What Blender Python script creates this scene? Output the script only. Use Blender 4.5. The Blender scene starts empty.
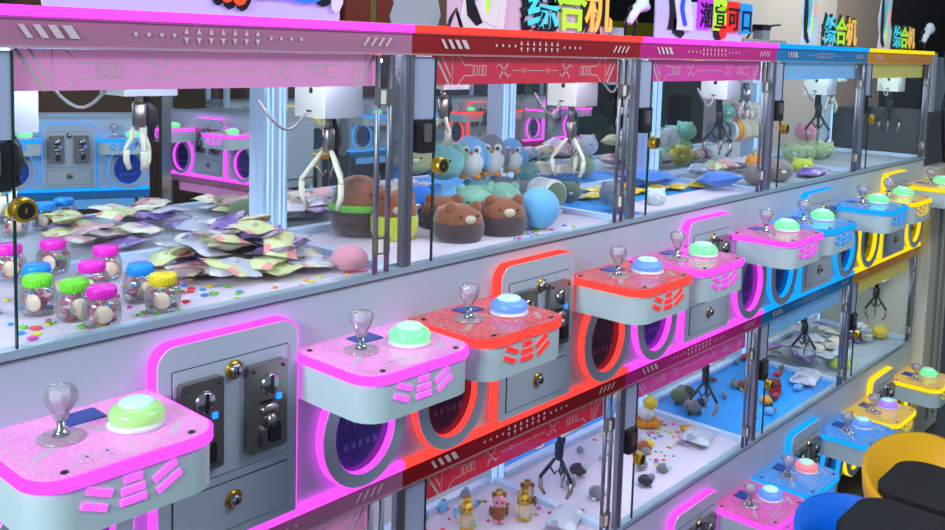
import bpy, bmesh, math, random
from mathutils import Vector, Matrix
S = bpy.context.scene
COL = S.collection
random.seed(7)

# ------------------------------------------------------------------ camera
f_, cy_, yaw, pit, roll = 938.258, 137.231, .839104, -.0950859, .0279718
CP = Vector((-.498, -1.44119, 1.861336))
Fw = Vector((math.sin(yaw)*math.cos(pit), math.cos(yaw)*math.cos(pit), math.sin(pit)))
R0 = Vector((math.cos(yaw), -math.sin(yaw), 0)); U0 = R0.cross(Fw)
Rv = R0*math.cos(roll)+U0*math.sin(roll); Uv = -R0*math.sin(roll)+U0*math.cos(roll)
cd = bpy.data.cameras.new('camera'); cam = bpy.data.objects.new('camera', cd); COL.objects.link(cam)
cam.matrix_world = Matrix(((Rv.x, Uv.x, -Fw.x, CP.x), (Rv.y, Uv.y, -Fw.y, CP.y), (Rv.z, Uv.z, -Fw.z, CP.z), (0, 0, 0, 1)))
cd.sensor_width = 36; cd.sensor_fit = 'HORIZONTAL'; cd.lens = f_*36/945
cd.shift_y = (cy_-265)/945
cd.clip_start = .02
S.camera = cam

# ------------------------------------------------------------------ world, light, exposure
S.view_settings.view_transform = 'Standard'; S.view_settings.look = 'None'
S.view_settings.gamma = 1; S.view_settings.exposure = 0.0; S.view_settings.use_curve_mapping = False
S.cycles.use_denoising = True
S.cycles.max_bounces = 8; S.cycles.transparent_max_bounces = 40; S.cycles.caustics_reflective = False; S.cycles.caustics_refractive = False
S.cycles.sample_clamp_indirect = 4
w = bpy.data.worlds.new('world'); S.world = w; w.use_nodes = True
w.node_tree.nodes['Background'].inputs[0].default_value = (.62, .80, 1, 1)
w.node_tree.nodes['Background'].inputs[1].default_value = .36

def area(name, loc, target, sx, sy, power, color):
    l = bpy.data.lights.new(name, 'AREA'); l.shape = 'RECTANGLE'; l.size = sx; l.size_y = sy; l.energy = power; l.color = color
    o = bpy.data.objects.new(name, l); COL.objects.link(o); o.location = loc
    o.rotation_euler = (Vector(target)-Vector(loc)).to_track_quat('-Z', 'Y').to_euler(); return o
area('aisle_ceiling_light', (-2.6, -.75, 2.7), (.6, -.1, 1.1), 1.6, .6, 125, (.74, .93, 1))
area('beige_wall_fill', (10.5, 1.2, 3.3), (10.8, 3.3, 2.2), 3, .4, 60, (1, .97, .92))  # unseen fill lamp added to brighten the beige wall
area('aisle_ceiling_light', (2.2, -1.6, 3.0), (2.4, 0, .6), 2.4, .4, 40, (.86, .94, 1))
area('aisle_ceiling_light', (3.2, 2.6, 3.0), (3.2, 2.6, 0), 3.5, .6, 30, (.86, .94, 1))

# ------------------------------------------------------------------ materials
def srgb(r, g, b):
    def c(v):
        v /= 255
        return v/12.92 if v <= .04045 else ((v+.055)/1.055)**2.4
    return (c(r), c(g), c(b), 1)
def mat(name, col, rough=.45, metal=0, emit=None, es=0, var=0, vscale=30, bump=0, spec=.5, alpha=None, sheen=0):
    m = bpy.data.materials.new(name); m.use_nodes = True; nt = m.node_tree; b = nt.nodes['Principled BSDF']
    b.inputs['Base Color'].default_value = col; b.inputs['Roughness'].default_value = rough; b.inputs['Metallic'].default_value = metal
    b.inputs['Specular IOR Level'].default_value = spec
    if sheen: b.inputs['Sheen Weight'].default_value = sheen
    if emit: b.inputs['Emission Color'].default_value = emit; b.inputs['Emission Strength'].default_value = es
    if alpha is not None: b.inputs['Alpha'].default_value = alpha
    if var or bump:
        tc = nt.nodes.new('ShaderNodeTexCoord'); n = nt.nodes.new('ShaderNodeTexNoise'); n.inputs['Scale'].default_value = vscale; n.inputs['Detail'].default_value = 4
        nt.links.new(tc.outputs['Object'], n.inputs['Vector'])
        if var:
            mx = nt.nodes.new('ShaderNodeMix'); mx.data_type = 'RGBA'
            mx.inputs[6].default_value = tuple(c*(1-var) for c in col[:3])+(1,); mx.inputs[7].default_value = tuple(min(1, c*(1+var)) for c in col[:3])+(1,)
            nt.links.new(n.outputs['Fac'], mx.inputs[0]); nt.links.new(mx.outputs[2], b.inputs['Base Color'])
        if bump:
            bp = nt.nodes.new('ShaderNodeBump'); bp.inputs['Strength'].default_value = bump; bp.inputs['Distance'].default_value = .004
            nt.links.new(n.outputs['Fac'], bp.inputs['Height']); nt.links.new(bp.outputs['Normal'], b.inputs['Normal'])
    return m
def emitter(name, col, s):
    m = bpy.data.materials.new(name); m.use_nodes = True; nt = m.node_tree; nt.nodes.clear()
    o = nt.nodes.new('ShaderNodeOutputMaterial'); e = nt.nodes.new('ShaderNodeEmission')
    e.inputs[0].default_value = col; e.inputs[1].default_value = s; nt.links.new(e.outputs[0], o.inputs[0]); return m
def clear(name, tint, gl=.12, rough=.03, diff=0, dcol=(1, 1, 1, 1)):
    m = bpy.data.materials.new(name); m.use_nodes = True; nt = m.node_tree; nt.nodes.clear()
    o = nt.nodes.new('ShaderNodeOutputMaterial'); t = nt.nodes.new('ShaderNodeBsdfTransparent'); g = nt.nodes.new('ShaderNodeBsdfGlossy')
    t.inputs[0].default_value = tint; g.inputs[1].default_value = rough
    fr = nt.nodes.new('ShaderNodeLayerWeight'); fr.inputs[0].default_value = .35
    mu = nt.nodes.new('ShaderNodeMath'); mu.operation = 'MULTIPLY'; mu.inputs[1].default_value = gl*3; nt.links.new(fr.outputs['Fresnel'], mu.inputs[0])
    ad = nt.nodes.new('ShaderNodeMath'); ad.operation = 'ADD'; ad.inputs[1].default_value = gl*.25; nt.links.new(mu.outputs[0], ad.inputs[0])
    mx = nt.nodes.new('ShaderNodeMixShader'); nt.links.new(ad.outputs[0], mx.inputs[0]); nt.links.new(t.outputs[0], mx.inputs[1]); nt.links.new(g.outputs[0], mx.inputs[2])
    last = mx
    if diff:
        d = nt.nodes.new('ShaderNodeBsdfDiffuse'); d.inputs[0].default_value = dcol
        m2 = nt.nodes.new('ShaderNodeMixShader'); m2.inputs[0].default_value = diff
        nt.links.new(mx.outputs[0], m2.inputs[1]); nt.links.new(d.outputs[0], m2.inputs[2]); last = m2
    nt.links.new(last.outputs[0], o.inputs[0]); return m

GLASS = clear('window_glass', (.985, .995, 1, 1), .022, .02)
BULB = clear('clear_plastic', (.93, .93, .97, 1), .35, .18, .22, (.98, .92, 1, 1))
BULBC = mat('crystal_core', srgb(225, 205, 225), .15, spec=.9)
JAR = clear('jar_plastic', (.97, .98, .99, 1), .2, .06, .07, (.9, .95, 1, 1))
EDGE = mat('glass_edge', srgb(20, 60, 50), .2)
PAINT = mat('panel_paint', srgb(188, 198, 212), .42, var=.03, vscale=3)
PAINT2 = mat('console_shell', srgb(198, 214, 218), .4, var=.02, vscale=5)
FRAME = mat('aluminium_frame', srgb(168, 190, 205), .35, .3)
SEAM = mat('panel_seam', srgb(60, 68, 80), .6)
CHROME = mat('chrome', srgb(175, 175, 180), .18, 1)
POSTM = mat('satin_steel', srgb(138, 138, 150), .38, .85)
STEEL = mat('brushed_steel', srgb(165, 155, 150), .32, 1, var=.12, vscale=40)
DARK = mat('dark_plastic', srgb(28, 28, 32), .4)
BRASS = mat('brass', srgb(190, 150, 40), .3, .8)
WHITEB = mat('white_housing', srgb(238, 240, 228), .5)
GREYB = mat('grey_housing', srgb(176, 182, 192), .5)
LPOST = mat('pale_blue_post', srgb(205, 226, 252), .4)
LPOSTD = emitter('post_groove_glow', (.34, .62, 1, 1), 1.5)  # glow added in the rear post grooves to brighten the posts
MARKW = mat('print_white', srgb(225, 205, 205), .5)
WLED = emitter('white_led', (.74, .88, 1, 1), 52)
BLED = mat('small_blue_led', (0, .1, .6, 1), emit=(.02, .25, 1, 1), es=1.6)
CABLE = mat('grey_cable', srgb(150, 150, 150), .5)
LAV = mat('lavender_board', srgb(178, 185, 215), .4)
CREAM = mat('cream_claw', srgb(240, 238, 215), .35)
FOAM = mat('white_mat', srgb(228, 215, 232), .7, var=.05, vscale=9)
BLUEMAT = mat('blue_mat', srgb(40, 160, 246), .6, var=.12, vscale=7)
GREYMAT = mat('grey_mat', srgb(170, 180, 190), .7, var=.1, vscale=9)

# ------------------------------------------------------------------ mesh builder
class MB:
    def __init__(s): s.v = []; s.f = []; s.mi = []; s.sm = []
    def add(s, vs, fs, mi=0, smooth=False, M=None):
        b = len(s.v); s.v += [tuple(M @ Vector(p)) if M else tuple(p) for p in vs]
        for f in fs: s.f.append([b+i for i in f]); s.mi.append(mi); s.sm.append(smooth)
        return s
    def box(s, x0, y0, z0, x1, y1, z1, mi=0, M=None):
        v = [(x0, y0, z0), (x1, y0, z0), (x1, y1, z0), (x0, y1, z0), (x0, y0, z1), (x1, y0, z1), (x1, y1, z1), (x0, y1, z1)]
        return s.add(v, [(0, 3, 2, 1), (4, 5, 6, 7), (0, 1, 5, 4), (1, 2, 6, 5), (2, 3, 7, 6), (3, 0, 4, 7)], mi, M=M)
    def prism(s, pts, a0, a1, axis='z', mi=0, smooth=False, caps=True):
        # pts: 2D ring (ccw); axis z -> (x,y); axis y -> (x,z); axis x -> (y,z)
        def P(p, a): return (p[0], p[1], a) if axis == 'z' else ((p[0], a, p[1]) if axis == 'y' else (a, p[0], p[1]))
        n = len(pts); v = [P(p, a0) for p in pts]+[P(p, a1) for p in pts]
        fs = [(i, (i+1) % n, n+(i+1) % n, n+i) for i in range(n)]
        s.add(v, fs, mi, smooth)
        if caps: s.add(v, [tuple(range(n))[::-1], tuple(range(n, 2*n))], mi)
        return s
    def lathe(s, prof, c=(0, 0, 0), n=20, mi=0, M=None, smooth=True, sx=1, sy=1):
        v = []; k = len(prof)
        for i in range(n):
            a = 2*math.pi*i/n
            for r, z in prof: v.append((c[0]+r*math.cos(a)*sx, c[1]+r*math.sin(a)*sy, c[2]+z))
        fs = [(i*k+j, ((i+1) % n)*k+j, ((i+1) % n)*k+j+1, i*k+j+1) for i in range(n) for j in range(k-1)]
        return s.add(v, fs, mi, smooth, M)
    def ell(s, c, r, mi=0, n=14, m=9, M=None):
        if isinstance(r, (int, float)): r = (r, r, r)
        prof = [(math.sin(math.pi*j/m), -math.cos(math.pi*j/m)) for j in range(m+1)]
        v = []
        for i in range(n):
            a = 2*math.pi*i/n
            for q, z in prof: v.append((c[0]+q*math.cos(a)*r[0], c[1]+q*math.sin(a)*r[1], c[2]+z*r[2]))
        k = m+1
        return s.add(v, [(i*k+j, ((i+1) % n)*k+j, ((i+1) % n)*k+j+1, i*k+j+1) for i in range(n) for j in range(m)], mi, True, M)
    def tube(s, pts, r, n=8, mi=0, M=None):
        pts = [Vector(p) for p in pts]; v = []; m = len(pts)
        rs = r if isinstance(r, (list, tuple)) else [r]*m
        for i, p in enumerate(pts):
            d = (pts[min(i+1, m-1)]-pts[max(i-1, 0)]).normalized()
            a = d.orthogonal() if abs(d.z) < .9 else d.cross(Vector((0, 1, 0)))
            if abs(d.z) < .9: a = d.cross(Vector((0, 0, 1)))
            a.normalize(); b = d.cross(a)
            for k in range(n):
                t = 2*math.pi*k/n; v.append(tuple(p+a*math.cos(t)*rs[i]+b*math.sin(t)*rs[i]))
        fs = [(i*n+k, i*n+(k+1) % n, (i+1)*n+(k+1) % n, (i+1)*n+k) for i in range(m-1) for k in range(n)]
        fs += [tuple(range(n))[::-1], tuple((m-1)*n+k for k in range(n))]
        return s.add(v, fs, mi, True, M)
    def build(s, name, mats, parent=None, kind=None, bevel=0):
        me = bpy.data.meshes.new(name); me.from_pydata(s.v, [], s.f)
        for m in (mats if isinstance(mats, (list, tuple)) else [mats]): me.materials.append(m)
        for p, i, sm in zip(me.polygons, s.mi, s.sm): p.material_index = i; p.use_smooth = sm
        bm = bmesh.new(); bm.from_mesh(me); bmesh.ops.recalc_face_normals(bm, faces=bm.faces)
        bm.to_mesh(me); bm.free(); me.update()
        o = bpy.data.objects.new(name, me); COL.objects.link(o)
        if parent: o.parent = parent
        if kind: o['kind'] = kind
        if bevel:
            b = o.modifiers.new('bevel', 'BEVEL'); b.width = bevel; b.segments = 2; b.limit_method = 'ANGLE'; b.angle_limit = .8
        return o
def empty(name, loc=(0, 0, 0), rz=0, parent=None):
    o = bpy.data.objects.new(name, None); COL.objects.link(o); o.location = loc; o.rotation_euler = (0, 0, rz); o.empty_display_size = .05
    if parent: o.parent = parent
    return o
def tag(o, label, cat, group=None, kind=None):
    o['label'] = label; o['category'] = cat
    if group: o['group'] = group
    if kind: o['kind'] = kind
    return o
def copy_tree(o, parent=None):
    c = o.copy(); COL.objects.link(c)
    if parent: c.parent = parent
    for ch in list(o.children): copy_tree(ch, c)
    return c
def rrect(x0, y0, x1, y1, r, n=6, corners=(1, 1, 1, 1)):
    # corners: bl, br, tr, tl
    pts = []
    for k, (cx, cy, a0) in enumerate([(x0+r, y0+r, 180), (x1-r, y0+r, 270), (x1-r, y1-r, 0), (x0+r, y1-r, 90)]):
        if corners[k]:
            for i in range(n+1):
                a = math.radians(a0+90*i/n); pts.append((cx+r*math.cos(a), cy+r*math.sin(a)))
        else: pts.append([(x0, y0), (x1, y0), (x1, y1), (x0, y1)][k])
    return pts
def oval(cx, cz, rx, rz, n=40): return [(cx+rx*math.cos(2*math.pi*i/n), cz+rz*math.sin(2*math.pi*i/n)) for i in range(n)]
def ring(mb, o, i, y0, y1, mi, back=False):
    """annulus between two (x,z) rings from y0 (back) to y1 (front)"""
    n = len(o)
    v = [(p[0], y1, p[1]) for p in o]+[(p[0], y1, p[1]) for p in i]+[(p[0], y0, p[1]) for p in o]+[(p[0], y0, p[1]) for p in i]
    fs = []
    for k in range(n):
        l = (k+1) % n
        fs += [(k, l, n+l, n+k), (k, 2*n+k, 2*n+l, l), (n+k, n+l, 3*n+l, 3*n+k)]
    mb.add(v, fs, mi); return mb

# ------------------------------------------------------------------ the room
def noisy_room(name, c1, rough=.8): return mat(name, c1, rough, var=.15, vscale=1.5)
FL = mat('floor_tiles', srgb(62, 62, 68), .35, var=.2, vscale=2)
MB().box(-6, -4, -.12, 18, 12, -.08).build('floor', FL, kind='structure')
MB().box(-6, 11.8, -.08, 18, 12, 3.6).build('wall_back', noisy_room('back_wall_paint', srgb(84, 78, 76)), kind='structure')
MB().box(17.8, -4, -.08, 18, 11.8, 3.6).build('wall_right', noisy_room('right_wall_paint', srgb(48, 46, 48)), kind='structure')
def wallpiece(name, x0, x1, y, m, z0=-.08, z1=3.6, d=.2): return MB().box(x0, y, z0, x1, y+d, z1).build(name, m, kind='structure')
wallpiece('wall_beige', 8.75, 11.8, 3.30, noisy_room('beige_wall_paint', srgb(214, 208, 200)))
wallpiece('wall_taupe', 11.8, 13.6, 3.30, noisy_room('taupe_wall_paint', srgb(160, 142, 130)))
wallpiece('wall_dark', 13.6, 17.8, 3.30, noisy_room('dark_wall_paint', srgb(20, 20, 24)))
wallpiece('wall_brown', 2.6, 7.1, 6.2, noisy_room('brown_wall_paint', srgb(112, 78, 52)))
wallpiece('wall_black', 7.1, 13.0, 6.2, noisy_room('black_wall_paint', srgb(26, 24, 24)))
MB().box(7.2, 6.1, 2.0, 12.8, 6.2, 2.30).build('trim_1', mat('yellow_trim', srgb(180, 165, 30), .5), kind='structure')
# ------------------------------------------------------------------ claw machine
STYLE = {
 'pink':    dict(neon=((1, .055, 1, 1), 2.0), band=srgb(186, 122, 152), inner=srgb(230, 146, 200), deck=srgb(232, 130, 206), ies=.26),
 'red':     dict(neon=((1, .042, .034, 1), 1.9), band=srgb(150, 6, 18), inner=srgb(214, 40, 66), deck=srgb(200, 34, 40), ies=.22),
 'magenta': dict(neon=((1, .055, .95, 1), 1.9), band=srgb(196, 30, 130), inner=srgb(214, 60, 160), deck=srgb(206, 60, 156), ies=.26),
 'blue':    dict(neon=((.006, .32, 1, 1), 1.35), band=srgb(22, 124, 186), inner=srgb(110, 176, 230), deck=srgb(20, 130, 215), ies=.30),
 'yellow':  dict(neon=((1, .74, .008, 1), 1.12), band=srgb(228, 150, 6), inner=srgb(206, 196, 80), deck=srgb(228, 176, 20), ies=.26),
}
def deck_mat(name, col):
    m = mat(name, col, .12); nt = m.node_tree; b = nt.nodes['Principled BSDF']
    tc = nt.nodes.new('ShaderNodeTexCoord'); v = nt.nodes.new('ShaderNodeTexVoronoi'); v.inputs['Scale'].default_value = 300; v.feature = 'F1'
    nt.links.new(tc.outputs['Object'], v.inputs['Vector'])
    r = nt.nodes.new('ShaderNodeValToRGB'); r.color_ramp.elements[0].position = .25; r.color_ramp.elements[1].position = .55
    r.color_ramp.elements[0].color = tuple(min(1, c*.75+.22) for c in col[:3])+(1,); r.color_ramp.elements[1].color = tuple(c*.95+.02 for c in col[:3])+(1,)
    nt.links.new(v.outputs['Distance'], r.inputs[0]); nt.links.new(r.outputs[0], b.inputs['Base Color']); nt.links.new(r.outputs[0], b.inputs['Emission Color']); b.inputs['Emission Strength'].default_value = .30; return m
for k, s in STYLE.items():
    s['N'] = emitter(k+'_neon', *s['neon']); s['B'] = mat(k+'_header_print', s['band'], .35, var=.06, vscale=4)
    s['I'] = mat(k+'_backlit_panel', s['inner'], .3, emit=s['inner'], es=s['ies'], var=.12, vscale=3)
    s['D'] = deck_mat(k+'_deck_print', s['deck']); s['G'] = mat(k+'_louvre', s['deck'], .3, emit=s['neon'][0], es=s['neon'][1]*.40)
    s['P'] = mat(k+'_deck_pattern', tuple(c*.5+.38 for c in s['deck'][:3])+(1,), .25)
BTN = {}
def btn(c1, s):
    if c1 not in BTN: BTN[c1] = mat('lit_button', srgb(*c1), .25, emit=srgb(*c1), es=s)
    return BTN[c1]
CAPW = mat('button_cap', srgb(200, 240, 225), .15, emit=srgb(150, 235, 190), es=.3)
BASEW = mat('button_base', srgb(235, 225, 235), .2, spec=.6)
LCD = mat('display_glass', srgb(30, 60, 140), .12, emit=srgb(20, 60, 140), es=.25)
INNERR = {}
TOP = (.94, 1.90); WB = (.45, 1.384); DZ = (.305, 1.265)      # header top, window sill, console deck of the lower and upper tier
XA, XB = .298, .590

def header(root, s, zt, detail=True):
    m = MB()
    m.box(0, -.006, zt-.058, .9, .055, zt-.008, 0)                  # band
    m.box(0, -.008, zt-.014, .9, .055, zt-.010, 1); m.box(0, -.008, zt-.058, .9, .055, zt-.054, 1)
    # printed marks
    def para(x0, w, h, sl, zc):
        m.add([(x0, -.0085, zc-h/2), (x0+w, -.0085, zc-h/2), (x0+w+sl, -.0085, zc+h/2), (x0+sl, -.0085, zc+h/2)], [(0, 1, 2, 3)], 2)
    zc = zt-.032
    for i in range(4): para(.10+.022*i, .009+.002*i, .020, -.014, zc)
    for i in range(4): para(.76+.020*i, .007, .018, .014, zc)
    for i in range(4):
        for xx in (.27+i*.023, .535+i*.023): m.add([(xx, -.0085, zc-.003), (xx+.006, -.0085, zc-.003), (xx+.006, -.0085, zc+.003), (xx, -.0085, zc+.003)], [(0, 1, 2, 3)], 2)
    for i in range(7):
        xx = .365+.024*i
        m.add([(xx-.005, -.0085, zc+.003), (xx+.005, -.0085, zc+.003), (xx, -.0085, zc+.014)], [(0, 1, 2)], 2)
        m.add([(xx-.005, -.0085, zc-.003), (xx+.005, -.0085, zc-.003), (xx, -.0085, zc-.014)], [(0, 2, 1)], 2)
    h = m.build('header_band', [s['B'], s['L'], MARKW], root)
    MB().box(0, -.014, zt-.010, .9, .03, zt+.006).build('neon_strip', s['N'], h)
    # panel behind the glass, with line drawing
    z0, z1 = zt-.123, zt-.0585
    p = MB().box(.085, .012, z0, .815, .018, z1, 0)
    def line(a, b, t=.0022):
        a = Vector((a[0], a[1])); b = Vector((b[0], b[1])); d = (b-a).normalized(); q = Vector((-d.y, d.x))*t/2
        pts = [a+q, b+q, b-q, a-q]; p.add([(v.x, .0112, v.y) for v in pts], [(0, 1, 2, 3)], 1)
    zc = (z0+z1)/2; hh = (z1-z0)/2-.002
    for mir in (0, 1):
        X = (lambda x: .9-x) if mir else (lambda x: x)
        line((X(.09), z1), (X(.135), z0), .006); line((X(.11), z1), (X(.14), z0+.018), .004)
        line((X(.145), z0), (X(.145), z1), .0018)
        line((X(.165), z0), (X(.185), zc-.012)); line((X(.165), z1), (X(.185), zc+.012)); line((X(.185), zc+.012), (X(.215), zc+.012)); line((X(.185), zc-.012), (X(.215), zc-.012)); line((X(.215), zc-.012), (X(.215), zc+.012))
        for q in (.22, .237, .25):
            line((X(q), zc-.011), (X(q), zc+.011)); line((X(q), zc+.011), (X(q+.01), zc+.011)); line((X(q), zc-.011), (X(q+.01), zc-.011)); line((X(q+.01), zc-.011), (X(q+.01), zc+.011))
        for a in range(4):
            t = math.pi/4+a*math.pi/2; c = (.325, zc)
            line((X(c[0]+.004*math.cos(t)), c[1]+.004*math.sin(t)), (X(c[0]+.022*math.cos(t)), c[1]+.022*math.sin(t)), .0035)
            line((X(c[0]+.022*math.cos(t)), c[1]+.022*math.sin(t)), (X(c[0]+.03*math.cos(t+.4)), c[1]+.022*math.sin(t+.4)), .002)
        line((X(.36), zc), (X(.39), zc), .0015)
        for i in range(8):
            t = i*math.pi/4; line((X(.40+.005*math.cos(t)), zc+.005*math.sin(t)), (X(.40+.005*math.cos(t+.8)), zc+.005*math.sin(t+.8)), .0018)
    line((.41, zc), (.49, zc), .0015)
    p.build('inner_header_panel', [s['I'], MARKW], root)

def joystick(con, x, y, z):
    m = MB(); K = .76; L = lambda p: [(r*.94, h*K) for r, h in p]
    m.lathe([(0, .0), (.034, .0), (.034, .003), (.026, .006), (0, .006)], (x, y, z), 20, 0)
    m.lathe(L([(0, .006), (.014, .006), (.010, .016), (.0065, .02), (.0065, .045), (0, .045)]), (x, y, z), 14, 1)
    m.lathe(L([(.0, .040), (.0115, .040), (.0125, .052), (.017, .060), (.023, .071), (.0265, .083), (.0255, .096), (.019, .105), (.009, .109), (0, .110)]), (x, y, z), 10, 0, smooth=False)
    m.lathe(L([(0, .062), (.010, .066), (.017, .082), (.014, .096), (0, .1)]), (x, y, z), 7, 2, smooth=False)
    return m.build('joystick', [BULB, CHROME, BULBC], con)

def button(con, x, y, z, c1):
    m = MB()
    m.lathe([(0, 0), (.044, 0), (.046, .004), (.041, .008), (0, .008)], (x, y, z), 24, 0)
    m.lathe([(.039, .008), (.0415, .013), (.0425, .019), (.038, .027), (.030, .032), (.026, .033)], (x, y, z), 24, 1)
    m.lathe([(.027, .033), (.026, .037), (.019, .040), (0, .041)], (x, y, z), 24, 2)
    return m.build('push_button', [BASEW, btn(c1, .6), CAPW], con)

def console(root, s, x0, z, bc, joy=True):
    x1 = x0+.285; yf = -.228
    fp = rrect(x0, yf, x1, 0, .052, 7, (1, 1, 0, 0))
    m = MB(); m.prism(fp, z-.090, z-.016, 'z', 0, True)
    c = m.build('control_console', [PAINT2], root)
    e = c.modifiers.new('edge', 'EDGE_SPLIT'); e.split_angle = .6
    fp2 = rrect(x0-.005, yf-.005, x1+.005, 0, .056, 7, (1, 1, 0, 0))
    n = MB(); n.prism(fp2, z-.017, z-.001, 'z', 0, True); n.build('neon_trim', s['N'], c)
    d = MB(); d.prism(rrect(x0+.001, yf+.001, x1-.001, -.001, .05, 7, (1, 1, 0, 0)), z-.0008, z+.002, 'z', 0)
    # line drawing on the deck
    yz = z+.0023
    def q(a, b, t=.0022):
        a = Vector(a); b = Vector(b); dd = (b-a).normalized(); p = Vector((-dd.y, dd.x))*t/2
        d.add([(v.x, v.y, yz) for v in (a+p, b+p, b-p, a-p)], [(0, 1, 2, 3)], 1)
    X = lambda u: x0+u
    for a, b, t in [((.02, -.05), (.02, -.19), .002), ((.02, -.19), (.05, -.222), .002), ((.05, -.222), (.235, -.222), .002), ((.235, -.222), (.265, -.19), .002), ((.265, -.19), (.265, -.03), .002),
                    ((.05, -.2), (.12, -.2), .003), ((.07, -.185), (.13, -.185), .006), ((.15, -.185), (.17, -.17), .004), ((.17, -.17), (.23, -.17), .004), ((.03, -.15), (.075, -.12), .014), ((.15, -.12), (.13, -.06), .01),
                    ((.215, -.2), (.25, -.16), .012), ((.09, -.2), (.09, -.16), .003), ((.12, -.21), (.12, -.17), .003), ((.15, -.21), (.15, -.19), .003)]:
        q((X(a[0]), a[1]), (X(b[0]), b[1]), t)
    for sx, sy in ((.02, -.03), (.265, -.03), (.045, -.212), (.24, -.212)):
        d.lathe([(0, .004), (.005, .004), (.006, .002)], (x0+sx, sy, z), 10, 2)
    d.box(x0+.118, -.068, z+.002, x0+.178, -.022, z+.0045, 3)
    d.build('deck_plate', [s['D'], s['P'], DARK, LCD], c)
    if joy: joystick(c, x0+.092, -.098, z+.002)
    button(c, x0+.198, -.124, z+.002, bc)
    # illuminated louvre
    g = MB()
    def bar(xa, za, xb, zb, w=.011):
        a = Vector((xa, za)); b = Vector((xb, zb)); dd = (b-a).normalized(); p = Vector((-dd.y, dd.x))*w/2
        pts = [a+p, b+p, b-p, a-p]; g.prism([(v.x, v.y) for v in pts[::-1]], yf-.003, yf+.002, 'y', 0)
    o = x0+.034; zz = z
    for xa, za, xb, zb in [(.052, -.018, .088, -.034), (.044, -.038, .080, -.055), (.106, -.021, .134, -.021), (.102, -.039, .138, -.039), (.100, -.056, .140, -.056), (.152, -.037, .188, -.017), (.158, -.057, .196, -.036)]:
        bar(o+xa-.018, zz+za*.92-.010, o+xb-.018, zz+zb*.92-.010, .010)
    g.build('lit_louvre', s['G'], c)
    return c

def coin_panel(root, s, z0, z1):
    yf = -.028
    m = MB(); pts = rrect(XA, z0, XB, z1, .035, 7, (0, 0, 1, 1))
    m.prism(pts, yf, 0, 'y', 0)
    c = m.build('coin_panel', [PAINT], root)
    n = MB(); o = rrect(XA-.004, z0, XB+.004, z1+.004, .039, 7, (0, 0, 1, 1))
    k = len(o); v = [(p[0], yf+.003, p[1]) for p in o]+[(p[0], 0, p[1]) for p in o]+[(p[0], yf+.003, p[1]) for p in pts]
    fs = [(i, i+1, k+i+1, k+i) for i in range(1, k-1)]+[(i, i+1, 2*k+i+1, 2*k+i) for i in range(1, k-1)]
    # ring order: bl, br, tr..., tl... ; skip the bottom edge (0->1)
    fs += [(k-1, 0, k, 2*k-1), (k-1, 0, 2*k, 3*k-1)]
    n.add(v, fs, 0); n.build('neon_trim', s['N'], c)
    def frame(x0, za, x1, zb, name, handle):
        d = MB(); d.box(x0, yf-.003, za, x1, yf+.001, zb, 0)
        t = .0016
        for b in ((x0-t, za-t, x1+t, za), (x0-t, zb, x1+t, zb+t), (x0-t, za, x0, zb), (x1, za, x1+t, zb)): d.box(b[0], yf-.0015, b[1], b[2], yf+.001, b[3], 1)
        return d.build(name, [PAINT, SEAM], c)
    frame(XA+.027, z1-.255, XB-.025, z1-.045, 'coin_door', 0)
    frame(XA+.027, z0+.02, XB-.025, z1-.275, 'cash_door', 0)
    for xx in (XA+.033, XA+.170):
        zb, zt = z1-.232, z1-.066
        a = MB(); a.prism(rrect(xx, zb, xx+.085, zt, .006, 3), yf-.018, yf-.002, 'y', 0)
        cxx = xx+.047; R = Matrix.Rotation(math.pi/2, 4, 'X')
        a.lathe([(0, .006), (.018, .006), (.021, .0), (.021, -.002)], (0, 0, 0), 18, 1, Matrix.Translation((cxx, yf-.018, zt-.04)) @ R)
        a.box(cxx-.003, yf-.026, zt-.058, cxx+.003, yf-.0185, zt-.022, 2)
        a.box(cxx-.022, yf-.020, zt-.075, cxx+.004, yf-.017, zt-.068, 2)
        a.box(cxx+.014, yf-.021, zt-.073, cxx+.024, yf-.017, zt-.062, 3)
        a.ell((cxx-.002, yf-.02, zt-.088), (.02, .006, .012), 0, 12, 6); a.ell((cxx+.0, yf-.022, zt-.110), (.011, .01, .016), 0, 12, 6)
        a.prism(rrect(cxx-.022, zb+.008, cxx+.022, zb+.045, .008, 3), yf-.026, yf-.018, 'y', 1)
        a.prism(rrect(cxx-.008, zb+.018, cxx+.016, zb+.055, .004, 3), yf-.030, yf-.024, 'y', 2)
        for sx in (.01, .075): a.ell((xx+sx, yf-.019, zt-.01), .0035, 2, 8, 4)
        a.build('coin_acceptor', [STEEL, CHROME, DARK, BLED], c)
    for xx, zz in ((XA+.148, z1-.066), (XA+.148, z1-.310)):
        l = MB(); T = Matrix.Translation((xx, yf-.003, zz)) @ Matrix.Rotation(math.pi/2, 4, 'X')
        l.lathe([(0, .003), (.0175, .003), (.0175, 0)], (0, 0, 0), 20, 0, T); l.lathe([(0, .013), (.009, .013), (.0115, .010), (.0115, .003)], (0, 0, 0), 18, 1, T)
        l.box(xx-.0015, yf-.0172, zz-.006, xx+.0015, yf-.0155, zz+.006, 2)
        l.build('cam_lock', [BRASS, CHROME, DARK], c)

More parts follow.
